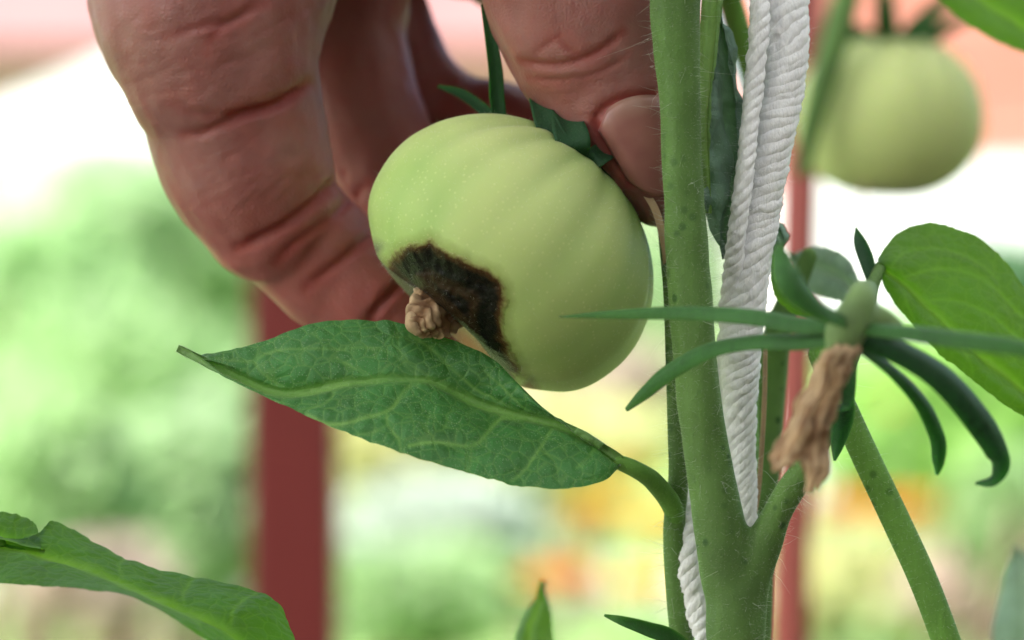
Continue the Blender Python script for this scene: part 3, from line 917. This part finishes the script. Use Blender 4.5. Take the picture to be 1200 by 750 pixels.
pet = [(724, 541, -13, 8.5), (748, 552, -12, 9.5), (770, 569, -9, 11.5), (787, 590, -7, 12), (793, 615, -5, 9)]
v, f = rtube(thin, 90, 18)
me = mesh_from(v, f)
side_o = obj('side_stem', me, M['stem'], plant)
back = [(948, 300, 22, 10), (914, 380, 22, 16), (903, 450, 22, 19), (897, 540, 21, 18), (892, 640, 19, 16), (889, 760, 16, 15), (875, 1000, 8, 16), (868, 1300, 2, 14)]
v, f = rtube(back, 60, 18); obj('side_stem', mesh_from(v, f), M['stem'], plant)
rt = [(962, 415, -6, 15), (985, 470, -8, 16), (1012, 530, -9, 16.5), (1050, 610, -10, 17), (1082, 680, -11, 17), (1112, 760, -12, 17), (1160, 900, -12, 16), (1190, 1010, -12, 12)]
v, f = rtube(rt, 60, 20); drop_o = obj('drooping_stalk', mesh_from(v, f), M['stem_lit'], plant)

# ------------------------------------------------------------------ leaves as curved sheets
def leaf_sheet(name, mid, up, lo, mat, parent, veins=(), n=260, m=50, cup=1.5, ruffle=0.25, midw=5.0, seed=0):
    """mid / up / lo: lists of (x,y,depth_mm) from tip to base"""
    A = catmull(mid, n); U = catmull(up, n); B = catmull(lo, n)
    s = np.linspace(0, 1, m)
    tf_ = np.clip(np.linspace(0, 1, n) / 0.07, 0, 1)[:, None] ** 0.8
    U[:, :2] = A[:, :2] + (U - A)[:, :2] * tf_; B[:, :2] = A[:, :2] + (B - A)[:, :2] * tf_
    wob = np.random.default_rng(n + m + seed)
    ramp_ = np.sin(np.linspace(0, math.pi, n))
    for E in (U, B):
        nz = np.interp(np.linspace(0, 1, n), np.linspace(0, 1, 34), wob.normal(size=34)) + .6 * np.interp(np.linspace(0, 1, n), np.linspace(0, 1, 90), wob.normal(size=90))
        E[:, :2] += (E - A)[:, :2] / (np.linalg.norm((E - A)[:, :2], axis=1)[:, None] + 4) * (nz * ramp_ * 0.8)[:, None]
    rows = []
    for sg, E in ((-1, U), (1, B)):
        ss = s[::-1] if sg < 0 else s[1:]
        g_ = A[:, None, :] * (1 - ss)[None, :, None] + E[:, None, :] * ss[None, :, None]
        g_[:, :, 2] -= cup * np.sin(ss * math.pi)[None, :] 
        rows.append(g_)
    G = np.concatenate(rows, 1)
    mm = G.shape[1]
    flat = G.reshape(-1, 3)
    v = np.array([P(*x) for x in flat])
    pxy = flat[:, :2]
    vein = np.exp(-(polyseg(pxy, A[::8, :2]) / midw) ** 2)
    groove = vein.copy()
    for pl, w_, st in veins:
        w_ = w_ * 0.72
        d = polyseg(pxy, catmull(np.array(pl, float), 20))
        e = np.exp(-(d / w_) ** 2) * st
        vein = np.maximum(vein, e)
        groove = np.maximum(groove, np.exp(-(d / (w_ * 3)) ** 2) * st)
    i, j = np.meshgrid(np.arange(n - 1), np.arange(mm - 1), indexing='ij')
    q = np.stack([i * mm + j, i * mm + j + 1, (i + 1) * mm + j + 1, (i + 1) * mm + j], -1).reshape(-1, 4)
    me = mesh_from(v, [tuple(x) for x in q.tolist()])
    nm = normals(me)
    if nm[:, 1].mean() > 0:
        me.flip_normals(); nm = -nm
    disp = -groove * 0.00045 + ruffle * 0.001 * (vnoise(v + seed, 180) + 0.5 * vnoise(v + seed, 420))
    set_coords(me, v + nm * disp[:, None])
    attr(me, 'vein', vein)
    return obj(name, me, mat, parent)

LV = [
    ([(339, 456), (318, 446), (303, 432), (300, 422), (315, 412), (344, 409), (387, 408), (427, 405), (453, 411), (478, 425), (500, 440)], 3, .5),
    ([(253, 419), (280, 422), (300, 424)], 3, .4),
    ([(436, 444), (415, 430), (395, 418)], 2.5, .45),
    ([(497, 446), (476, 428), (468, 410), (466, 392)], 3, .5),
    ([(613, 487), (580, 468), (560, 458), (533, 435), (505, 408), (480, 392)], 3, .55),
    ([(640, 492), (613, 478), (590, 455), (568, 435)], 2.5, .5),
    ([(486, 446), (474, 455), (464, 469), (453, 480), (427, 488), (387, 496), (360, 483)], 3.6, .9),
    ([(453, 480), (455, 496), (467, 512), (470, 527)], 3, .7),
    ([(455, 496), (435, 506), (415, 508)], 2.5, .5),
    ([(610, 487), (587, 488), (573, 504), (555, 520), (512, 517), (480, 521)], 3.8, .95),
    ([(553, 520), (552, 539), (548, 552)], 3, .6),
    ([(512, 517), (500, 500), (505, 480)], 2.4, .45),
    ([(655, 497), (648, 501), (632, 525), (613, 552), (600, 562)], 3.2, .75),
    ([(632, 525), (650, 540), (655, 560)], 2.2, .4),
    ([(712, 523), (699, 525), (690, 535), (677, 547)], 3, .6),
    ([(395, 450), (380, 470), (350, 478)], 2.4, .5),
    ([(341, 460), (325, 470), (312, 462)], 2.4, .4),
    ([(560, 473), (530, 480), (522, 500)], 2.2, .35),
]
lf = leaf_sheet('leaf',
    [(208, 408, -10), (233, 420, -12), (270, 437, -13), (330, 459, -14), (407, 447, -14), (463, 443, -13), (510, 448, -12), (562, 472, -11), (613, 488, -11), (650, 497, -12), (695, 516, -13), (729, 541, -13)],
    [(208, 408, -10), (228, 415, -11), (262, 411, -11), (310, 399, -10), (370, 378, -8), (420, 374, -7), (470, 379, -7), (525, 397, -8), (582, 424, -10), (622, 464, -12), (668, 500, -13), (728, 536, -13)],
    [(208, 408, -10), (233, 423, -13), (268, 445, -16), (325, 470, -19), (400, 504, -22), (450, 523, -23), (510, 542, -23), (570, 560, -22), (615, 569, -21), (655, 573, -20), (700, 566, -17), (728, 548, -13)],
    M['leaf'], plant, LV, 420, 80, 1.2, 0.3)

v, f = rtube(pet, 40, 20)
me = mesh_from(v, f); pet_co = coords(me); set_coords(me, pet_co + normals(me) * (0.0002 * vnoise(pet_co, 300))[:, None])
for c_ in ('vein',): attr(me, c_, np.zeros(len(me.vertices)))
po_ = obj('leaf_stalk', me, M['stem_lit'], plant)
# folded furry leaf squeezed between stem and cord
leaf_sheet('leaf',
    [(843, 15, -2), (850, 70, -5), (856, 120, -6), (860, 180, -6), (856, 240, -6), (855, 303, -5)],
    [(842, 10, -2), (832, 70, -7), (822, 130, -9), (820, 190, -9), (826, 250, -8), (847, 306, -5)],
    [(846, 15, 0), (866, 70, -2), (876, 130, -2), (880, 190, -1), (872, 250, -1), (862, 304, -4)],
    M['leaf_fuzzy'], plant, [([(864, 110), (852, 80), (848, 60)], 3, .6), ([(866, 170), (850, 140), (842, 110)], 3, .6), ([(864, 225), (845, 190), (838, 160)], 3, .6), ([(862, 262), (846, 240), (836, 215)], 3, .6)], 160, 40, 2.2, 1.3)
leaf_sheet('leaf', [(838, -40, -4), (830, 60, -9), (825, 120, -11), (824, 180, -11), (830, 250, -9)],
    [(826, -40, -4), (818, 60, -6), (814, 120, -8), (814, 180, -8), (824, 250, -8)],
    [(850, -40, -4), (841, 60, -10), (833, 120, -12), (832, 180, -12), (834, 250, -10)], M['leaf_rim'], plant, (), 60, 12, .5, .2)
leaf_sheet('leaf', [(900, 255, 6), (912, 270, 3), (918, 285, 2), (912, 300, 4)], [(900, 255, 6), (918, 262, 5), (926, 280, 5), (914, 302, 5)], [(898, 256, 6), (900, 272, 2), (902, 288, 2), (908, 300, 4)],
    M['leaf_fuzzy'], plant, (), 40, 12, 1.0, .5)
leaf_sheet('leaf', [(905, 300, 8), (915, 325, 8), (935, 350, 8), (960, 372, 6)], [(915, 296, 8), (930, 318, 9), (950, 345, 9), (964, 370, 6)], [(902, 302, 8), (905, 340, 8), (922, 362, 8), (955, 378, 6)],
    M['leaf_bright'], plant, (), 40, 14, 1.0, .3)
# pale leaf seen end-on behind the withered flower
leaf_sheet('leaf', [(922, 300, 40), (950, 310, 34), (985, 325, 26), (1012, 352, 14)], [(925, 296, 40), (958, 288, 36), (992, 302, 28), (1014, 345, 14)], [(922, 304, 40), (940, 338, 34), (980, 352, 24), (1006, 360, 14)],
    M['leaf_pale'], plant, (), 60, 24, 1.0, .4)
# bright broad leaf on the right
RV = [([(1060, 325), (1095, 315), (1130, 318), (1165, 335), (1200, 370)], 3, .6), ([(1040, 318), (1060, 296), (1090, 290), (1130, 298), (1170, 325)], 3, .5),
      ([(1080, 352), (1120, 352), (1160, 368), (1200, 400)], 3, .6), ([(1110, 385), (1150, 392), (1190, 420)], 3, .5), ([(1060, 335), (1062, 352), (1070, 375)], 3, .4), ([(1090, 365), (1098, 385), (1105, 410)], 3, .4), ([(1125, 400), (1136, 420), (1140, 440)], 3, .4)]
leaf_sheet('leaf', [(1270, 560, 6), (1230, 490, 2), (1190, 445, 0), (1150, 412, -1), (1110, 380, 0), (1070, 340, 2), (1032, 312, 4)],
    [(1270, 560, 6), (1250, 440, 6), (1212, 352, 6), (1160, 288, 8), (1100, 261, 10), (1055, 272, 9), (1028, 304, 5)],
    [(1270, 560, 6), (1225, 505, 0), (1180, 476, -2), (1130, 440, -2), (1085, 400, -1), (1050, 358, 1), (1030, 318, 4)],
    M['leaf_bright'], plant, RV, 160, 40, 1.5, .4)
add_strip('leaf_tip', [(1003, 266, 8, 1), (1008, 285, 6, 8), (1016, 308, 4, 9), (1022, 335, 2, 6), (1020, 360, 0, 5)], M['sepal'], plant)
v, f = rtube([(1032, 312, 4, 7), (1020, 340, 0, 8), (1006, 380, -6, 9), (990, 430, -12, 10)], 24, 14); obj('leaf_stalk', mesh_from(v, f), M['stem'], plant)
v, f = rtube([(862, -260, 20, 14), (838, -80, 50, 15), (860, 15, 60, 15), (888, 110, 60, 14), (898, 190, 50, 12), (888, 280, 30, 11), (880, 400, 10, 10), (878, 600, 6, 10)], 50, 12)
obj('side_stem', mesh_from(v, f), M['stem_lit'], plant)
# small leaves that rise from below the frame
leaf_sheet('leaf', [(637, 680, 55), (628, 715, 50), (618, 755, 45), (640, 860, 30), (700, 960, 10)], [(637, 680, 55), (618, 715, 52), (602, 755, 48), (600, 860, 36), (700, 955, 10)], [(638, 682, 55), (645, 715, 50), (652, 755, 45), (690, 860, 26), (705, 965, 10)],
    M['leaf_bright'], plant, (), 60, 14, .8, .3)
v, f = rtube([(700, 960, 10, 8), (760, 1000, 4, 9), (830, 1020, 0, 11)], 20, 12); obj('leaf_stalk', mesh_from(v, f), M['stem'], plant)
add_strip('leaf_tip', [(708, 721, -16, 1.5), (730, 728, -16, 6), (760, 738, -14, 9), (790, 750, -12, 10), (835, 790, -10, 8), (858, 840, -10, 6)], M['sepal_mid'], plant)
# leaves of the neighbouring plant: lower left, lower right, upper right
nb_ = thing('tomato_plant', 'neighbouring tomato plant with a folded glossy leaf in front of the dark red post', 'plant', (P(-260, 0, -20)[0], -0.02, GROUND))
v, f = rtube([(-200, -200, -15, 24), (-220, 400, -18, 28), (-230, 800, -20, 30), (-240, 2500, -10, 34), (-260, g, -20, 38)], 60, 14)
obj('stem', mesh_from(v, f), M['stem'], nb_)
v, f = rtube([(-225, 560, -18, 14), (-120, 590, -12, 12), (-40, 618, -10, 9), (0, 636, -10, 7)], 24, 12)
obj('leaf_stalk', mesh_from(v, f), M['stem_lit'], nb_)
lmid = [(352, 830, -26), (310, 775, -24), (270, 738, -22), (225, 717, -19), (180, 697, -17), (130, 674, -15), (82, 656, -13), (45, 647, -12), (0, 636, -10), (-60, 622, -10)]
leaf_sheet('leaf', lmid,
    [(356, 820, -26), (343, 745, -15), (318, 702, -10), (262, 680, -6), (190, 668, -4), (130, 644, -2), (85, 624, -2), (60, 611, -3), (50, 628, -8), (47, 646, -12)],
    [(350, 835, -26), (290, 790, -30), (236, 746, -32), (196, 718, -32), (150, 700, -31), (108, 691, -30), (70, 687, -28), (40, 685, -26), (0, 684, -24), (-60, 665, -16)],
    M['leaf_mid'], nb_, [([(220, 716), (215, 695), (225, 676)], 3, .5), ([(150, 682), (140, 662), (150, 652)], 3, .45), ([(270, 738), (275, 712), (300, 695)], 3, .5), ([(120, 672), (170, 690), (235, 730)], 3, .4)], 200, 40, .8, .4)
leaf_sheet('leaf', [(50, 646, -11), (30, 638, -9), (0, 628, -8), (-40, 620, -8)], [(47, 640, -11), (40, 612, -5), (8, 601, -3), (-40, 606, -4)], [(50, 650, -11), (30, 646, -11), (0, 640, -10), (-40, 632, -10)], M['leaf_mid'], nb_, (), 50, 16, .6, .3)

np2 = thing('tomato_plant', 'blurred tomato plant carrying the smooth green tomato near the cottage', 'plant', (P(1330, 0, 240)[0], 0.24, GROUND))
v, f = rtube([(1300, -600, 240, 22), (1290, -300, 240, 26), (1310, 200, 242, 28), (1330, 800, 240, 30), (1330, 2400, 240, 34), (1330, 375 - GROUND / S / 1.5333, 240, 36)], 50, 14)
obj('stem', mesh_from(v, f), M['stem'], np2)
v, f = rtube([(1290, -300, 240, 18), (1150, -190, 236, 16), (1030, -110, 234, 15), (1000, -30, 230, 16), (978, 50, 226, 17), (958, 120, 224, 15), (940, 200, 226, 9)], 50, 14)
obj('side_stem', mesh_from(v, f), M['stem'], np2)
leaf_sheet('leaf', [(1290, 120, 60), (1240, 60, 58), (1180, 15, 56), (1120, -20, 56), (1070, -50, 60)], [(1290, 120, 60), (1270, 0, 62), (1220, -60, 66), (1140, -80, 66), (1070, -52, 60)], [(1290, 120, 60), (1220, 72, 54), (1160, 44, 52), (1110, 10, 52), (1068, -45, 60)],
    M['leaf_bright'], np2, (), 80, 24, 1.0, .4)
v, f = rtube([(1070, -50, 60, 8), (1120, -180, 130, 9), (1290, -300, 238, 10)], 24, 10); obj('leaf_stalk', mesh_from(v, f), M['stem'], np2)
leaf_sheet('leaf', [(1190, 640, 90), (1200, 690, 84), (1200, 760, 80), (1220, 860, 80)], [(1186, 642, 90), (1172, 700, 88), (1165, 760, 84), (1215, 865, 80)], [(1196, 640, 90), (1235, 690, 84), (1245, 760, 80), (1225, 860, 80)], M['leaf_pale'], np2, (), 60, 16, .8, .3)
v, f = rtube([(1220, 860, 80, 7), (1260, 880, 150, 8), (1332, 900, 240, 10)], 20, 10); obj('leaf_stalk', mesh_from(v, f), M['stem'], np2)

# ------------------------------------------------------------------ second tomato, out of focus
t2v, t2f, n2, g2, vv2, rp2, F2 = tomato_mesh(1042, 136, 243, (0.03, -0.1, 1.0), 0.628 * (D + .243) / D, 160, 90, 11, seed=5,
    prof=np.array([(0, 40), (30, 39), (70, 44), (112, 62), (145, 90), (167, 122), (178, 160), (179, 195), (173, 230), (158, 265), (135, 295), (104, 320), (70, 333), (40, 332), (18, 322), (0, 316)], float))
me = mesh_from(t2v, t2f)
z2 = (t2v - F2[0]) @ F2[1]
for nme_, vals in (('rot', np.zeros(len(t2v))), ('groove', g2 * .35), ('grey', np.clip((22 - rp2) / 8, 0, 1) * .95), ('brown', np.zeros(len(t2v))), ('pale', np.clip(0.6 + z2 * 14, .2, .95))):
    attr(me, nme_, vals)
tom2 = thing('green_tomato', 'smooth unspotted green tomato hanging behind the white cord', 'tomato', tuple(P(1042, 132, 243)))
obj('flesh', me, M['tomato'], tom2)
v, f = rtube([(1042, 66, 243, 14), (1042, 30, 243, 12), (1030, -30, 240, 11), (1010, -70, 236, 12)], 20, 12); obj('pedicel', mesh_from(v, f), M['sepal_mid'], tom2)
for p in ([(1040, 62, 240, 8), (1038, 40, 232, 14), (1036, 10, 228, 13), (1034, -25, 226, 3)], [(1046, 62, 240, 8), (1072, 36, 232, 13), (1098, 12, 230, 11), (1120, -8, 230, 3)],
          [(1046, 62, 242, 8), (1090, 44, 236, 10), (1122, 26, 236, 8), (1145, 16, 238, 2)], [(1036, 60, 243, 8), (1010, 42, 238, 12), (985, 40, 236, 9), (965, 52, 236, 3)]):
    add_strip('sepal', p, M['sepal_mid'], tom2)
v, f = rtube([(1014, 214, 232, 2.4), (1010, 235, 231, 2), (1003, 262, 231, 1.4)], 12, 8); me = mesh_from(v, f); attr(me, 'pale', np.ones(len(v)))
obj('dried_style', me, M['dried'], tom2)

# ------------------------------------------------------------------ withered flower in front
fl = thing('withered_flower', 'withered flower with tan shrivelled petals and spreading dark green sepals', 'flower', tuple(P(990, 375, -52)))
FD = -52
v, f = merge([rtube([(1011, 344, FD + 2, 17), (1008, 356, FD, 20), (1000, 374, FD, 23), (990, 392, FD, 24), (986, 408, FD, 19)], 24, 20), rtube([(1000, 374, FD, 18), (1028, 374, FD + 2, 16), (1048, 384, FD + 2, 12)], 16, 16)])
me = remesh(v, f, 0.0004, 5); obj('receptacle', me, M['calyx'], fl)
v, f = rtube([(1011, 346, FD + 2, 12), (1018, 340, FD + 20, 11), (1012, 360, FD + 38, 11), (1000, 400, -9, 12)], 24, 14); obj('pedicel', mesh_from(v, f), M['stem'], fl)
SP = [
    ([(990, 380, FD, 9), (940, 378, FD + 3, 12.5), (880, 368, FD + 8, 12), (800, 364, FD + 14, 10), (715, 367, FD + 18, 6), (655, 371, FD + 20, 1)], 'sepal_mid'),
    ([(985, 392, FD, 10), (940, 397, FD + 4, 12.5), (880, 397, FD + 10, 12.5), (830, 407, FD + 17, 13), (785, 432, FD + 22, 12), (755, 458, FD + 25, 9), (733, 480, FD + 27, 3)], 'sepal_mid'),
    ([(1000, 375, FD, 12), (960, 355, FD - 8, 18), (928, 328, FD - 10, 18), (916, 298, FD - 8, 11), (914, 285, FD - 7, 3)], 'sepal_mid'),
    ([(1010, 380, FD, 12), (1060, 385, FD - 8, 13), (1120, 394, FD - 14, 13), (1190, 404, FD - 18, 12), (1260, 425, FD - 20, 4)], 'sepal_mid'),
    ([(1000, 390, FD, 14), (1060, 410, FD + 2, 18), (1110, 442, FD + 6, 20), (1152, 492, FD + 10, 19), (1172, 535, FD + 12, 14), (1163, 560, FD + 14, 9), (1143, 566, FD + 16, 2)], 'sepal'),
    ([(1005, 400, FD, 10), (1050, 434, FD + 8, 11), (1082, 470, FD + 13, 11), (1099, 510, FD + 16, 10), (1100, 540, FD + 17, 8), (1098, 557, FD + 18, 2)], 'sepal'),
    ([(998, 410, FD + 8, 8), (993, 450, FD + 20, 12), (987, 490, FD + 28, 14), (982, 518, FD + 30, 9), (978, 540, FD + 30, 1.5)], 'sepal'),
]
for pts, mt in SP: add_strip('sepal', pts, M[mt], fl, cup=-0.5, thick=0.09, face=(0, -1, 0.6))
prng = np.random.default_rng(21)
for k in range(7):                                   # shrivelled petals twisted together, flaring at the end
    a = 2 * math.pi * k / 7
    ox, od = math.cos(a), math.sin(a)
    sp_ = prng.uniform(.8, 1.25); tw = prng.uniform(-.5, .5); le = prng.uniform(-16, 14)
    pts = []
    for t_, r_, w_ in ((0, 10, 11), (.2, 13, 15), (.45, 13, 17), (.7, 18, 15), (.88, 24 * sp_, 13), (1.0, 27 * sp_, 4)):
        cx = 990 + (936 - 990) * t_ - 6 * math.sin(t_ * 3); cy = 402 + (556 + le - 402) * t_
        aa = a + tw * t_ + .5 * t_
        pts.append((cx + math.cos(aa) * r_ + prng.normal() * 1.5, cy + math.cos(aa) * r_ * .3 + prng.normal() * 2, FD - 2 - math.sin(aa) * r_ * .11, w_))
    v, f = strip(pts, 60, 11, cup=prng.uniform(-.9, -.4), face=(math.cos(a + .3) * .55, -1, .2), thick=0.06)
    v = v + (np.stack([vnoise(v, 380), vnoise(v + 1, 380), vnoise(v + 2, 380)], 1) * .0006 + np.stack([vnoise(v, 1000), vnoise(v + 1, 1000), vnoise(v + 2, 1000)], 1) * .0003)
    me = mesh_from(v, f); sv = np.tile(np.linspace(-1, 1, 11), 120)
    attr(me, 'pale', np.clip(.38 + .4 * np.sin(sv * 8 + k * 1.7 + 1.5 * vnoise(v, 220)) + .55 * vnoise(v, 330) + .35 * vnoise(v, 900), 0, 1)); obj('petal', me, M['dried'], fl)

# ------------------------------------------------------------------ white cord
cord = thing('cord', 'white braided cotton cord tied along the tomato stem', 'cord', tuple(P(880, 330, -4)))
def cord_strand(name, pts, turns, yarns, n=420, hand=1):
    c = catmull(pts, n)
    path = np.array([P(*q[:3]) for q in c]); R = np.array([RAD(q[3], q[2]) for q in c])
    t, nn, bb = frames(path)
    L = np.concatenate([[0], np.cumsum(np.linalg.norm(np.diff(path, axis=0), axis=1))]); L /= L[-1]
    parts = []
    for k in range(yarns):
        ph = 2 * math.pi * (k / yarns + turns * L * hand) + .35 * np.sin(L * 61 + 1) + .25 * np.sin(L * 143 + k * .6)
        off = R * (1 + .05 * np.sin(L * 97 + k * 2.1)) * (0.6 if yarns > 5 else 0.5)
        yp = path + nn * (np.cos(ph) * off)[:, None] + bb * (np.sin(ph) * off)[:, None]
        def mod(tt, a): return 1 + 0.05 * np.sin(a * 6 + tt * turns * 22) + 0.03 * np.sin(a * 11 - tt * turns * 31)
        parts.append(tube_data(yp, R * (0.42 if yarns > 5 else 0.52), 16, mod=mod))
    parts.append(tube_data(path, R * .86, 24))
    v, f = merge(parts)
    v = v + (vnoise(v, 900) * 0.0002 + vnoise(v, 2200) * 0.0001)[:, None]
    return obj(name, mesh_from(v, f), M['cord'], cord), path, R
main = [(960, -560, 10, 26), (938, -250, 4, 26), (924, -60, 0, 27), (920, 20, -3, 28), (916, 90, -4, 28), (902, 170, -5, 27), (888, 250, -5, 26), (876, 330, -5, 25), (869, 400, -5, 24), (867, 460, -4, 21), (868, 520, -3, 18), (871, 580, -3, 16), (872, 640, -3, 15), (868, 720, -3, 15), (860, 820, -4, 15)]
o1, p1, R1 = cord_strand('strand', main, 17, 7)
sec = [(930, -560, 12, 12), (908, -250, 6, 12), (892, -40, -4, 12), (890, 20, -8, 12), (884, 100, -9, 11.5), (874, 190, -10, 11), (864, 270, -9, 11), (856, 340, -6, 12), (852, 420, 0, 13), (840, 500, 3, 14), (818, 570, 0, 15), (806, 620, -4, 15), (808, 670, -5, 15), (818, 715, -5, 14), (828, 770, -5, 12), (840, 860, -5, 12)]
o2, p2, R2 = cord_strand('strand', sec, 26, 4)

v, f = rtube([(897, 395, 0, 2.6), (896, 460, 0, 3), (893, 520, 0, 3), (888, 580, 0, 3), (878, 632, 0, 3), (868, 700, 0, 3)], 40, 8)
me = mesh_from(v, f); attr(me, 'pale', np.full(len(v), .6)); tt_ = obj('tan_thread', me, M['dried'], cord); tt_['label'] = 'thin tan thread'
# ------------------------------------------------------------------ fine hairs
def hairs(name, me_list, count, lmin, lmax, r, parent, mat, ymax=0.05, ylo=None):
    vs = []; F = []
    o = 0
    for me in me_list:
        co = coords(me); nm = normals(me); q = proj(co)
        ok = np.where((q[:, 0] > -30) & (q[:, 0] < 1230) & (q[:, 1] > -30) & (q[:, 1] < 780) & (co[:, 1] < ymax))[0]
        if len(ok) == 0: continue
        idx = rng.choice(ok, min(count, len(ok)), replace=False)
        for i in idx:
            L = random.uniform(lmin, lmax) * (1.9 if random.random() < .08 else 1)
            d = nm[i] + rng.normal(size=3) * .35; d /= np.linalg.norm(d)
            s = np.cross(d, rng.normal(size=3)); s /= np.linalg.norm(s)
            b2 = np.cross(d, s); bend = rng.normal(size=3) * .25 * L
            p0 = co[i] - nm[i] * .0001
            for k, (h, rr) in enumerate(((0, 1), (.5, .7), (1, .15))):
                cc = p0 + d * L * h + bend * h * h
                for a in (0, 2.094, 4.189):
                    vs.append(cc + (s * math.cos(a) + b2 * math.sin(a)) * r * rr)
            for k in (0, 3):
                for a in range(3):
                    F.append((o + k + a, o + k + (a + 1) % 3, o + k + 3 + (a + 1) % 3, o + k + 3 + a))
            o += 9
    ob = obj(name, mesh_from(np.array(vs), F), mat, parent); ob['kind'] = 'stuff'
    return ob
hairs('hair', [stem_o.data, stem_o.data, side_o.data, drop_o.data], 1500, .0003, .0011, .000011, plant, M['hair'])
hairs('hair', [stem_o.data, stem_o.data, drop_o.data], 5000, .00015, .00045, .000009, plant, M['hair'])
hairs('hair', [stem_o.data, side_o.data], 220, .0018, .0036, .00002, plant, M['hair'])
hairs('fuzz', [bpy.data.objects['flesh'].data], 5000, .00025, .0006, .000009, tom, M['hair'])
hairs('hair', [lf.data], 4000, .00012, .0003, .000008, plant, M['hair'])
hairs('fuzz', [o1.data, o2.data], 5000, .0003, .0014, .00001, cord, M['fibre'])
